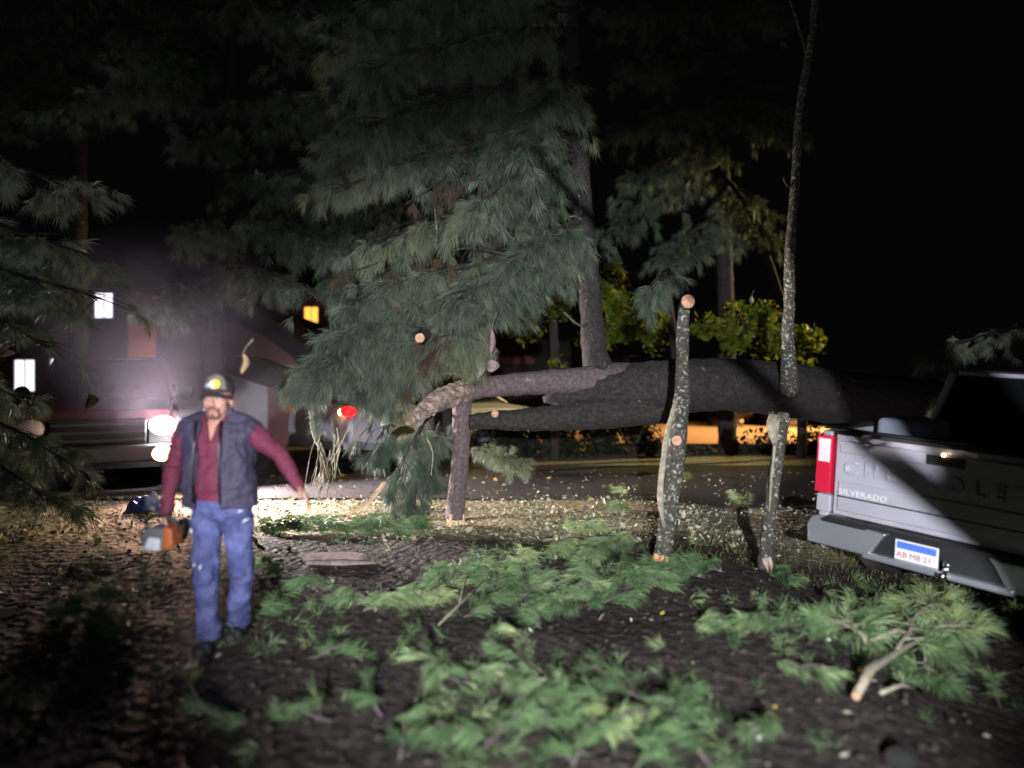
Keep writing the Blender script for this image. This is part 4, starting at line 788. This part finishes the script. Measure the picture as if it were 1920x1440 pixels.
# second, unseen lamp added near the lot to light the maples from the right
s2_ = thing('street_lamp', 'added unseen lamp beyond the pickup that lights the maples', 'street lamp', (16.5, 17.5, gzf(16.5, 17.5)))
mb = MB(); g = Vector(s2_['_o']); mb.tube([g, g + Vector((0, 0, 6.6)), g + Vector((-.8, 0, 7.0))], [.08, .06, .04], 10); obj('pole', mb, M['darkpaint'], s2_, True)
mb = MB(); mb.ell(g + Vector((-1, 0, 7.0)), (.3, .15, .08), 14, 8); obj('lamp_head', mb, M['blackplastic'], s2_, True)
lamp('street_lamp_light', 'SPOT', tuple(g + Vector((-1.1, 0, 6.85))), 11000, (1.0, .78, .30), .12, (2.6, 13.3, 2.4), 32, .6)

M['brick'] = bpy.data.materials.new('red_brick'); M['brick'].use_nodes = True
nt = M['brick'].node_tree; bt = nt.nodes.new('ShaderNodeTexBrick'); tcn = nt.nodes.new('ShaderNodeTexCoord'); mp = nt.nodes.new('ShaderNodeMapping'); mp.inputs['Rotation'].default_value = (R(90), 0, 0)
nt.links.new(tcn.outputs['Object'], mp.inputs[0]); nt.links.new(mp.outputs[0], bt.inputs[0]); bt.inputs['Scale'].default_value = 4
bt.inputs['Color1'].default_value = (.26, .10, .07, 1); bt.inputs['Color2'].default_value = (.33, .14, .09, 1); bt.inputs['Mortar'].default_value = (.3, .26, .24, 1); nt.links.new(bt.outputs[0], nt.nodes['Principled BSDF'].inputs[0])
M['siding'] = mat('reddish_siding', (.22, .10, .10), .7); M['roof'] = mat('dark_shingles', (.03, .03, .032), .9, bump=(30, .5, .02)); M['white'] = mat('white_paint', (.62, .60, .66), .6)
def lit(col, s): return mat('lit_window', col, .5, emit=(col, s), noise=(9, tuple(v * .6 for v in col), .4, .7))
def house(label, x0, x1, y, z1, wallm, wins, roofh=1.2, depth=7, cat='house'):
    g = (x0 + x1) / 2; t = thing('house', label, cat, (g, y, 0))
    mb = MB(); mb.box((g, y + depth / 2, z1 / 2 - .3), (x1 - x0, depth, z1 + .6)); obj('wall', mb, wallm, t)
    mb = MB(); mb.prism([(x0 - .3, 0), (x1 + .3, 0), (x1 - .8, roofh), (x0 + .8, roofh)], 1, y - .4, y + depth + .4); mb.v = [(a, b_, c + z1) for a, b_, c in mb.v]; obj('roof', mb, M['roof'], t)
    for (wx, wz, ww, wh, col, s) in wins:
        fr = MB()
        for sx in (-1, 1): fr.box((wx + sx * (ww / 2 + .03), y - .03, wz), (.06, .06, wh + .12))
        for sz in (-1, 1): fr.box((wx, y - .032, wz + sz * (wh / 2 + .03)), (ww, .064, .06))
        fr.box((wx, y - .025, wz), (.03, .02, wh)); fo = obj('window', fr, M['white'], t)
        pn = MB(); pn.box((wx, y - .008, wz), (ww, .01, wh)); obj('pane', pn, lit(col, s), fo)
    return t
def wpx(px, py, d): q = P(px, py, d); return q.x, q.z
wins = []
for px, py, ww, wh, col, s in [(196, 573, .55, .75, (.92, .90, 1.0), 1.8), (48, 704, .62, .95, (.9, .9, 1), 1.5), (112, 696, .50, .75, (.9, .9, 1), 1.6)]:
    a, b_ = wpx(px, py, 22); wins.append((a, b_, ww, wh, col, s))
house('brick house at the far left with three white-lit windows behind the pine', P(-160, 0, 22).x, P(240, 0, 22).x, 22, P(0, 543, 22).z, M['brick'], wins)
a, b_ = wpx(584, 592, 28)
house('dark brick house with a single orange-lit window above the tail light', P(500, 0, 28).x, P(700, 0, 28).x, 28, P(0, 540, 28).z, M['brick'], [(a, b_, .52, .66, (1, .40, .06), 2.2)])
house('low dark building whose reddish eave board shows left of the upright limb', P(890, 0, 30).x, P(1180, 0, 30).x, 30, P(0, 668, 30).z, mat('dark_wall', (.03, .03, .03), .8), [], .7, 6)
t = bpy.context.scene.objects['house.002'] if 'house.002' in bpy.context.scene.objects else None
mb = MB(); mb.box((P(966, 0, 29.5).x, 29.5, P(0, 675, 29.5).z), (1.6, .06, .30)); obj('eave_board', mb, M['siding'], t)
# garage: reddish gable wall, two dark roof slopes falling right, pale door
gt = thing('garage', 'garage with a reddish gable, curving dark roof and pale door behind the man', 'garage', (P(470, 0, 16).x, 16, 0))
mb = MB(); Z = lambda py: P(0, py, 16).z; Xp = lambda px: P(px, 0, 16).x
mb.prism([(Xp(380), -.3), (Xp(610), -.3), (Xp(608), Z(735)), (Xp(560), Z(665)), (Xp(500), Z(622)), (Xp(440), Z(600)), (Xp(380), Z(592))], 1, 16, 21); obj('wall', mb, M['siding'], gt)
mb = MB(); up = [(370, 556), (430, 560), (480, 578), (530, 610), (580, 655), (622, 715), (632, 745)]; lo = [(618, 748), (590, 712), (556, 668), (506, 632), (448, 606), (370, 596)]
mb.prism([(Xp(a), Z(b_)) for a, b_ in up + lo], 1, 15.6, 21.4); obj('roof', mb, M['roof'], gt)
mb = MB(); mb.prism([(Xp(462), Z(668)), (Xp(500), Z(672)), (Xp(545), Z(690)), (Xp(600), Z(730)), (Xp(596), Z(742)), (Xp(505), Z(715)), (Xp(458), Z(698))], 1, 14.9, 15.98); r2 = obj('porch_roof', mb, M['roof'], gt)
mb = MB(); mb.prism([(Xp(438), .0), (Xp(504), .0), (Xp(504), Z(700)), (Xp(438), Z(672))], 1, 15.90, 15.97)
for zz in np.arange(.4, 2.0, .42): mb.box(((Xp(438) + Xp(504)) / 2, 15.895, zz), (Xp(504) - Xp(438) - .04, .012, .02))
do = obj('door', mb, M['white'], gt)
mb = MB(); mb.box((Xp(466), 15.87, Z(715)), (.03, .04, .12)); obj('handle', mb, M['chrome'], do)
mb = MB(); mb.box((Xp(418), 15.96, Z(628)), (.10, .05, .3)); mb.box((Xp(350), 15.6, Z(650)), (.9, .2, .9)); obj('pink_block', mb, mat('pinkish_panel', (.40, .28, .32), .7), gt)  # two pinkish blocks, on and left of the gable wall

# ------------------------------------------------------------------ haze round the headlights: exhaust, plus lens glow built as a volume
hz = MB(); hz.ell((-4.5, 9.2, 2.1), (2.1, 1.5, 1.7), 28, 16)
vm = bpy.data.materials.new('exhaust_and_glow'); vm.use_nodes = True; N = vm.node_tree.nodes; L = vm.node_tree.links
N.remove(N['Principled BSDF']); pv = N.new('ShaderNodeVolumePrincipled'); pv.inputs['Color'].default_value = (.84, .76, .90, 1); pv.inputs['Anisotropy'].default_value = .15
nz = N.new('ShaderNodeTexNoise'); nz.inputs['Scale'].default_value = .9; nz.inputs['Detail'].default_value = 4; tcn = N.new('ShaderNodeTexCoord'); L.new(tcn.outputs['Object'], nz.inputs['Vector'])
mr = N.new('ShaderNodeMapRange'); mr.inputs[1].default_value = .36; mr.inputs[2].default_value = .70; mr.inputs[3].default_value = .02; mr.inputs[4].default_value = .12; L.new(nz.outputs['Fac'], mr.inputs[0])
# thins toward the edge of the cloud
mpp = N.new('ShaderNodeMapping'); mpp.inputs['Location'].default_value = (4.5 / 2.1, -9.2 / 1.5, -2.1 / 1.7); mpp.inputs['Scale'].default_value = (1 / 2.1, 1 / 1.5, 1 / 1.7); L.new(tcn.outputs['Object'], mpp.inputs[0])
ln = N.new('ShaderNodeVectorMath'); ln.operation = 'LENGTH'; L.new(mpp.outputs[0], ln.inputs[0])
m3 = N.new('ShaderNodeMapRange'); m3.inputs[1].default_value = .92; m3.inputs[2].default_value = .25; L.new(ln.outputs['Value'], m3.inputs[0])
mu = N.new('ShaderNodeMath'); mu.operation = 'MULTIPLY'; L.new(mr.outputs[0], mu.inputs[0]); L.new(m3.outputs[0], mu.inputs[1]); L.new(mu.outputs[0], pv.inputs['Density'])
L.new(pv.outputs[0], N['Material Output'].inputs['Volume'])
tag(obj('exhaust_glow_haze', hz, vm, None, True), 'thin violet haze of exhaust and lens glow around the burning headlight', 'smoke', kind='stuff')

# ------------------------------------------------------------------ the man
PX, PY = -1.826, 4.42
man = thing('person', 'man in dark vest, maroon shirt, jeans and cap walking toward us with a chainsaw', 'person', (PX, PY, gzf(PX, PY)))
def remesh(mb, voxel, it=4, name='tmp'):
    me = bpy.data.meshes.new(name); me.from_pydata([tuple(Vector(v) + Vector((PX, PY, 0))) for v in mb.v], [], mb.f)
    bm = bmesh.new(); bm.from_mesh(me); bmesh.ops.recalc_face_normals(bm, faces=bm.faces); bm.to_mesh(me); bm.free()
    o = bpy.data.objects.new(name, me); C.objects.link(o)
    r = o.modifiers.new('r', 'REMESH'); r.mode = 'VOXEL'; r.voxel_size = voxel
    s = o.modifiers.new('s', 'SMOOTH'); s.iterations = it; s.factor = .5
    me2 = bpy.data.meshes.new_from_object(o.evaluated_get(bpy.context.evaluated_depsgraph_get())); bpy.data.objects.remove(o)
    off = Vector(man['_o'])
    for v in me2.vertices: v.co -= off
    me2.polygons.foreach_set('use_smooth', [True] * len(me2.polygons)); me2.materials.clear(); return me2
def cut(me, fn):
    """drop faces where fn(local coordinate) is true"""
    bm = bmesh.new(); bm.from_mesh(me); z0 = man['_o'][2]
    bmesh.ops.delete(bm, geom=[f for f in bm.faces if fn(f.calc_center_median() + Vector((0, 0, z0)))], context='FACES'); bm.to_mesh(me); bm.free(); return me
skin = mat('skin', (.42, .22, .17), .55, noise=(30, (.36, .17, .13), .4, .7)); hairm = mat('dark_hair', (.03, .02, .018), .8)
lipm = mat('lips', (.30, .12, .11), .5)
hips = [(-.07, 0, .86), (.11, .0, .86)]; knees = [(-.045, -.09, .43), (.135, .02, .44)]; ank = [(-.02, -.10, .10), (.085, .10, .11)]
sh = [(-.195, .0, 1.325), (.195, .0, 1.325)]; el = [(-.30, .03, 1.09), (.385, -.02, 1.18)]; wr = [(-.300, -.05, .83), (.515, -.07, .995)]
b = MB()
b.ell((0, 0, 1.24), (.165, .105, .17)); b.ell((.01, -.01, 1.02), (.16, .11, .19)); b.ell((.02, 0, .88), (.155, .105, .12)); b.cap(sh[0], sh[1], .055, .055)
for i in (0, 1):
    b.cap(hips[i], knees[i], .078, .055); b.cap(knees[i], ank[i], .053, .038); b.cap(sh[i], el[i], .05, .038); b.cap(el[i], wr[i], .037, .026)
b.cap((0, .015, 1.34), (0, .0, 1.47), .066, .062)
# head
b.ell((0, .0, 1.555), (.078, .095, .092), 22, 14); b.ell((0, -.030, 1.475), (.066, .068, .072), 20, 12); b.ell((0, -.062, 1.425), (.040, .036, .030)); b.ell((-.040, -.052, 1.50), (.030, .034, .032)); b.ell((.040, -.052, 1.50), (.030, .034, .032))
b.cap((0, -.090, 1.535), (0, -.118, 1.495), .011, .0155); b.ell((-.014, -.103, 1.490), (.011, .012, .009)); b.ell((.014, -.103, 1.490), (.011, .012, .009))
b.cap((-.050, -.078, 1.552), (.050, -.078, 1.552), .013, .013); b.cap((-.020, -.094, 1.460), (.020, -.094, 1.460), .0085, .0085); b.cap((-.018, -.092, 1.448), (.018, -.092, 1.448), .009, .009)
for s in (-1, 1): b.ell((s * .080, .008, 1.512), (.012, .022, .034)); b.ell((s * .086, .012, 1.527), (.008, .014, .014))
# hands: palm, four fingers of different length, thumb
def hand(w, palm_d, side_d, nrm, curl, spread=1.0):
    w = Vector(w); p = Vector(palm_d).normalized(); s = Vector(side_d); s = (s - p * s.dot(p)).normalized(); n = Vector(nrm); n = (n - p * n.dot(p) - s * n.dot(s)).normalized()
    for k in (-1.2, -.4, .4, 1.2): b.cap(w + p * .01 + s * k * .012, w + p * .085 + s * k * .0225, .017, .0125)
    for k, l in ((-1.2, .062), (-.4, .075), (.4, .080), (1.2, .068)):
        q = w + p * .088 + s * k * .0245 * spread; d = p; r = .0095
        for j, f in enumerate((.45, .32, .26)):
            d = (d * math.cos(curl) + n * math.sin(curl)).normalized(); q2 = q + d * l * f * 1.05; b.cap(q, q2, r, r * .9, 10); q = q2; r *= .9
    q = w + p * .025 + s * .034; q2 = q + (p * .6 + s * .7 + n * .3).normalized() * .035; b.cap(q, q2, .014, .012, 10); b.cap(q2, q2 + (p * .9 + s * .15 + n * .5).normalized() * .035, .0115, .009, 10)
hand(wr[0], (.05, -.12, -1), (.1, -1, 0), (1, .1, 0), .85)
hand(wr[1], (.75, -.05, -1), (.2, -1, .1), (-.3, .2, -.5), .28)
me = remesh(b, .0042, 3, 'body')
body = link('body', me, [skin, lipm], man)
zz = man['_o'][2]
for f in me.polygons:
    c_ = f.center; z_ = c_.z + zz
    if abs(c_.x) < .026 and c_.y < -.088 and 1.440 < z_ < 1.466: f.material_index = 1
# eyes, beard, hair
def toW(mb): mb.v = [tuple(Vector(v) + Vector((PX, PY, 0))) for v in mb.v]; return mb
e = MB()
for s in (-1, 1): e.ell((s * .030, -.080, 1.528), (.014, .010, .008))
eo = obj('eyes', toW(e), mat('eye_white', (.6, .58, .55), .3), body, True)
e = MB()
for s in (-1, 1): e.ell((s * .030, -.0885, 1.527), (.0065, .0035, .0065))
obj('iris', toW(e), hairm, body, True)
hb = MB(); hb.cap((-.030, -.096, 1.466), (0, -.108, 1.474), .008, .009); hb.cap((.030, -.096, 1.466), (0, -.108, 1.474), .008, .009); hb.cap((-.034, -.090, 1.462), (-.036, -.078, 1.43), .008, .009); hb.cap((.034, -.090, 1.462), (.036, -.078, 1.43), .008, .009)
hb.cap((-.028, -.082, 1.415), (.028, -.082, 1.415), .013, .013); hb.ell((0, -.092, 1.424), (.018, .012, .012))
link('beard', remesh(hb, .003, 2, 'beard'), mat('beard_hair', (.10, .055, .045), .9, bump=(300, .6, .003)), man)
hb = MB(); hb.ell((0, .018, 1.55), (.083, .092, .075), 20, 12); hm = remesh(hb, .005, 2, 'hair'); cut(hm, lambda c: c.y < .0 or c.z > 1.60 or c.z < 1.49); link('hair', hm, hairm, man)
# shirt
b = MB(); b.ell((0, .0, 1.24), (.188, .128, .19)); b.ell((.01, -.015, 1.04), (.185, .135, .20)); b.ell((.02, -.005, .93), (.178, .125, .11)); b.cap((-.05, .01, 1.385), (-.19, 0, 1.335), .060, .070); b.cap((.05, .01, 1.385), (.19, 0, 1.335), .060, .070); b.cap((0, .02, 1.38), (0, .01, 1.43), .085, .075)
for i in (0, 1): b.cap(sh[i], el[i], .072, .053); b.cap(el[i], wr[i], .052, .038)
for k, (s, q) in enumerate(((sh[0], el[0]), (sh[1], el[1]))):      # folds
    for u in (.3, .6, .9): c_ = Vector(s).lerp(Vector(q), u); b.ell(c_ + Vector((0, -.03, 0)), (.055, .035, .018))
me = remesh(b, .006, 4, 'shirt'); cut(me, lambda c: (c.y < .02 and c.z > 1.255 and abs(c.x + .0) < (c.z - 1.255) * .42 and abs(c.x) < .075) or c.z > 1.452 or (c.z > 1.405 and math.hypot(c.x, c.y) < .058))
shirt = link('shirt', me, mat('maroon_shirt', (.115, .012, .036), .8, noise=(8, (.085, .010, .03), .35, .7), bump=(220, .4, .002)), man); shirt.modifiers.new('s', 'SOLIDIFY').thickness = .004
c_ = MB()
for s in (-1, 1): c_.tube([(s * .082, .03, 1.435), (s * .070, -.055, 1.415), (s * .040, -.100, 1.36), (s * .008, -.128, 1.262)], [.012, .013, .014, .007], 8)
obj('collar', toW(c_), shirt.data.materials[0], shirt, True)
# vest, open at the front
b = MB()
for s in (-1, 1): b.cap((s * .085, .0, 1.28), (s * .092 + .01, -.01, .88), .135, .138); b.cap((s * .04, .0, 1.28), (s * .04 + .01, -.02, .88), .145, .150); b.cap((s * .06, .02, 1.385), (s * .185, .0, 1.325), .075, .083)
b.ell((0, .0, 1.23), (.22, .155, .17)); b.cap((0, .03, 1.37), (0, .02, 1.44), .105, .092)
me = remesh(b, .007, 5, 'vest')
def vcut(c):
    lo = -.088 + .03 * (c.z - .9); hi = .075 - .02 * (c.z - .9)
    if c.z < .865 or c.z > 1.462: return True
    if c.y < 0 and lo < c.x < hi + .012 * math.sin(c.z * 11): return True
    return c.z > 1.40 and math.hypot(c.x, c.y) < .075
cut(me, vcut); vest = link('vest', me, mat('navy_vest', (.024, .020, .045), .75, noise=(6, (.038, .033, .068), .35, .7), bump=(14, .35, .02)), man)
vest.modifiers.new('s', 'SOLIDIFY').thickness = .014
tr = MB(); tr.tube([(-.080, -.150, 1.40), (-.078, -.172, 1.25), (-.084, -.178, 1.05), (-.09, -.165, .90)], [.007] * 4, 6); tr.tube([(.070, -.150, 1.40), (.072, -.172, 1.25), (.074, -.182, 1.05), (.078, -.170, .90)], [.007] * 4, 6)
zo = obj('zip', toW(tr), M['darkpaint'], vest, True)
# jeans
b = MB(); b.ell((.02, 0, .90), (.178, .128, .10)); b.ell((.02, 0, .84), (.178, .125, .09))
for i in (0, 1):
    b.cap(hips[i], knees[i], .098, .072); b.cap(knees[i], ank[i], .070, .062)
    for u, r_ in ((.93, .074), (1.05, .073), (.15, .070)): q = Vector(knees[i]).lerp(Vector(ank[i]), u if u > .5 else u); b.ell(q, (r_, r_, .016))
b.ell(Vector(knees[0]) + Vector((0, -.03, .02)), (.062, .055, .07)); b.ell(Vector(knees[1]) + Vector((0, -.03, .02)), (.060, .05, .07))
me = remesh(b, .006, 4, 'jeans'); cut(me, lambda c: c.z > .965 or c.z < .045)
jm = mat('blue_denim', (.032, .040, .125), .85, noise=(9, (.095, .11, .27), .38, .68), bump=(11, .5, .02)); jeans = link('jeans', me, jm, man); jeans.modifiers.new('s', 'SOLIDIFY').thickness = .004
# worn wet streaks on thighs and knees
st = MB()
for a, q in [((-.085, -.098, .71), (-.070, -.098, .75)), ((-.135, -.075, .70), (-.138, -.072, .735)), ((.150, -.093, .835), (.185, -.078, .842)), ((.175, -.080, .77), (.215, -.055, .79)), ((-.050, -.160, .50), (-.038, -.160, .535)), ((-.09, -.135, .51), (-.095, -.13, .535))]:
    st.tube([a, (Vector(a) + Vector(q)) / 2 + Vector((0, -.006, .006)), q], [.002, .007, .002], 6)
so = obj('torn_thread', toW(st), mat('frayed_white', (.6, .6, .66), .8), jeans, True)
# boots
for i in (0, 1):
    a = Vector(ank[i]); bt = MB(); bt.cap(a + Vector((0, .02, .03)), a + Vector((0, .02, -.05)), .055, .052); bt.cap(a + Vector((0, .03, -.055)), a + Vector((0, -.13, -.068)), .042, .040); bt.cap(a + Vector((.015, -.09, -.06)), a + Vector((-.015, -.09, -.06)), .045, .045)
    me = remesh(bt, .006, 3, 'boot'); cut(me, lambda c: c.z < .004); bo_ = link('boot', me, mat('dark_boot', (.02, .018, .022), .7), man)
# trucker cap: grey panel front, dark mesh sides, curved bill, yellow round patch
cp = MB(); nu, nv = 36, 12
vs = []
for j in range(nv + 1):
    th = (math.pi / 2) * j / nv
    for i in range(nu):
        ph = 2 * math.pi * i / nu; fr = max(0, -math.sin(ph)) ** 2
        z = 1.565 + (.100 + .020 * fr) * math.cos(th) ** (1 - .35 * fr); r_ = math.sin(th) ** (.72)
        vs.append((.094 * r_ * math.cos(ph), .005 + (.108 + .008 * fr) * r_ * math.sin(ph), z))
fcs = [(j * nu + i, (j + 1) * nu + i, (j + 1) * nu + (i + 1) % nu, j * nu + (i + 1) % nu) for j in range(nv) for i in range(nu)]
cp.add(vs, fcs)
for k, f in enumerate(fcs):
    i = k % nu; j = k // nu; a = 360 * i / nu; cp.m[k] = 1 if (222 < a < 318 and j > 2 and j < nv - 1) else 0
capd = mat('black_cap_mesh', (.028, .020, .030), .85, bump=(400, .5, .002)); capo = obj('cap', toW(cp), [capd, mat('grey_cap_panel', (.24, .22, .22), .7, noise=(28, (.13, .12, .10), .45, .55))], man, True)
capo.modifiers.new('s', 'SOLIDIFY').thickness = .003
bl = MB(); n_ = 14; vs = []
for j in range(5):
    for i in range(n_ + 1):
        a = R(180 + 12 + 156 * i / n_); e_ = 1 + .55 * j / 4 * (-math.sin(a)) ** 1.2
        x = .095 * math.cos(a) * (1 + .06 * j / 4); y = .005 + .112 * math.sin(a) * e_; z = 1.567 - .020 * (abs(math.cos(a)) ** 2) - .018 * j / 4 - .014 * (j / 4) * math.cos(a) ** 2
        vs.append((x, y, z))
bl.add(vs, [(j * (n_ + 1) + i, j * (n_ + 1) + i + 1, (j + 1) * (n_ + 1) + i + 1, (j + 1) * (n_ + 1) + i) for j in range(4) for i in range(n_)])
bo_ = obj('bill', toW(bl), capd, capo, True); bo_.modifiers.new('s', 'SOLIDIFY').thickness = .004
def patch(name, cx, cz, rx, rz, off, m, wob=0):
    p = MB(); vs = [(0, 0)] + [(math.cos(2 * math.pi * k / 24) * rx * (1 + wob * math.sin(k * 1.7)), math.sin(2 * math.pi * k / 24) * rz * (1 + wob * math.cos(k * 2.3))) for k in range(24)]
    def onc(x, z): 
        x += cx; z += cz; rr = max(0.05, 1 - ((z - 1.565) / .125) ** 3.2) ** .5
        return (x, .005 - .116 * rr * math.sqrt(max(0, 1 - (x / (.097 * max(rr, .5))) ** 2)) - off, z)
    p.add([onc(*q) for q in vs], [(0, k + 1, (k + 1) % 24 + 1) for k in range(24)])
    o = obj(name, toW(p), m, capo, True); o.modifiers.new('s', 'SOLIDIFY').thickness = .002; return o
patch('patch', .018, 1.620, .031, .030, .004, mat('yellow_patch', (.80, .62, .05), .7)); patch('patch_mark', .006, 1.616, .013, .022, .007, mat('white_mark', (.75, .75, .68), .7), .15); patch('patch_mark', -.020, 1.612, .014, .011, .005, mat('blue_grey_mark', (.35, .42, .55), .7), .2)
tx = bpy.data.textures.new('cloth_folds', 'CLOUDS'); tx.noise_scale = .085; tx.noise_depth = 2
for o_, st_ in ((vest, .045), (shirt, .030), (jeans, .045)):
    dm = o_.modifiers.new('folds', 'DISPLACE'); dm.texture = tx; dm.strength = st_; dm.mid_level = .5
    o_.modifiers.move(len(o_.modifiers) - 1, 0)
# ------------------------------------------------------------------ chainsaw in his right hand
cs = thing('chainsaw', 'orange, grey and white chainsaw in the man\'s right hand', 'chainsaw', (PX - .29, PY - .12, .70))
def cobj(n, mb_, m, par, sm=False, bv=0): return obj(n, mb_, m, par, sm, bv, world=False)
cs['_o'] = (0., 0., 0.); cs.scale = (.84,) * 3; cs.location.z += .02
q = MB(); q.prism([(-.10, -.09), (.08, -.10), (.11, -.02), (.09, .05), (-.06, .06), (-.12, .0)], 1, -.10, .13); bo_ = cobj('housing', q, mat('dark_grey_plastic', (.09, .09, .11), .5), cs, bv=.02)
q = MB(); q.prism([(.045, -.11), (.125, -.08), (.118, .045), (.06, .07)], 1, -.115, .05); cobj('starter_cover', q, mat('orange_plastic', (.34, .085, .025), .4), cs, bv=.015)
q = MB(); q.prism([(-.085, -.095), (.035, -.11), (.04, -.02), (-.045, -.005)], 1, -.125, -.03); cobj('side_cover', q, mat('white_plastic', (.48, .50, .56), .4), cs, bv=.015)
q = MB(); q.tube([(-.10, -.02, .02), (-.11, -.02, .09), (-.06, -.02, .125), (.05, -.02, .125), (.11, -.02, .08), (.11, -.02, .0)], .013, 10); cobj('front_handle', q, M['blackplastic'], cs, True)
q = MB(); q.tube([(.06, .12, .04), (.06, .22, .05), (.05, .28, -.01), (.05, .24, -.08), (.05, .12, -.09)], .018, 10); cobj('rear_handle', q, M['blackplastic'], cs, True)
q = MB(); q.prism([(.02, .02), (.02, -.04), (.42, -.17), (.46, -.15), (.46, -.11), (.06, .03)], 0, -.06, -.054); bar = cobj('guide_bar', q, M['alloy'], cs)
q = MB(); q.tube([(-.057, .02, .022), (-.057, .06, .033), (-.057, .465, -.108), (-.057, .467, -.15), (-.057, .42, -.175), (-.057, .02, -.044)], .006, 6); cobj('chain', q, M['blackplastic'], bar)

# ------------------------------------------------------------------ unseen trunk and bough added in the beam to shade the pickup's right
Lp = Vector((-.1, -3.2, 2.25))
def bp_(x, y, z, t=.3): return Lp.lerp(Vector((x, y, z)), t)
tb = thing('shadow_caster', 'unseen leaning trunk and bough added to shade the pickup tailgate', 'tree', gp(2.9, -.9))
A_, B_ = bp_(2.95, 5.77, 1.07), bp_(3.316, 5.317, .64); dr = (A_ - B_).normalized()
mb = MB(); mb.tube([A_ + dr * 1.6, A_ + dr * .05, B_, B_ - dr * 1.0], [.02, .030, .038, .045], 10, .12); obj('branch', mb, M['bark'], tb, True)
C_, D_2 = bp_(3.10, 5.58, 1.134), bp_(3.355, 5.27, .40); dr = (C_ - D_2).normalized(); n_ = Vector((dr.z, 0, -dr.x)).normalized()
if n_.x < 0: n_ = -n_
mb = MB(); q_ = n_ * .20 + dr * .0; mb.tube([C_ + dr * 2.2 + q_, C_ + q_, D_2 + q_, D_2 - dr * 1.6 + q_], [.15, .16, .17, .19], 14, .05); obj('trunk', mb, M['bark'], tb, True)

# ------------------------------------------------------------------ one object per loose piece for the countable parts
def split_loose(o, newname=None):
    me = o.data; bm = bmesh.new(); bm.from_mesh(me); bm.verts.ensure_lookup_table(); seen = {}; k = 0
    for v in bm.verts:
        if v.index in seen: continue
        st_ = [v]; seen[v.index] = k
        while st_:
            q = st_.pop()
            for e_ in q.link_edges:
                w_ = e_.other_vert(q)
                if w_.index not in seen: seen[w_.index] = k; st_.append(w_)
        k += 1
    bm.free()
    if newname: o.name = newname
    if k < 2: return
    for i in range(k):
        b2 = bmesh.new(); b2.from_mesh(me); b2.verts.ensure_lookup_table()
        bmesh.ops.delete(b2, geom=[v for v in b2.verts if seen[v.index] != i], context='VERTS')
        if i == k - 1: b2.to_mesh(me); b2.free(); break
        m2 = me.copy(); b2.to_mesh(m2); b2.free(); c2 = o.copy(); c2.data = m2; C.objects.link(c2); c2.parent = o.parent
for o in list(sc.objects):
    base = o.name.split('.')[0]
    if o.type == 'MESH' and base == 'dead_twigs' and not o.children and len(o.data.vertices) < 3000: split_loose(o, 'dead_twig')
    elif o.type == 'MESH' and base in ('twigs', 'knot', 'wheel_well', 'clear_lens', 'zip', 'eyes', 'iris', 'bulb', 'torn_thread', 'grille_bar', 'pink_block', 'bed_rail_cap', 'cut_face', 'splintered_base') and not o.children:
        split_loose(o, {'twigs': 'twig', 'eyes': 'eye'}.get(base))
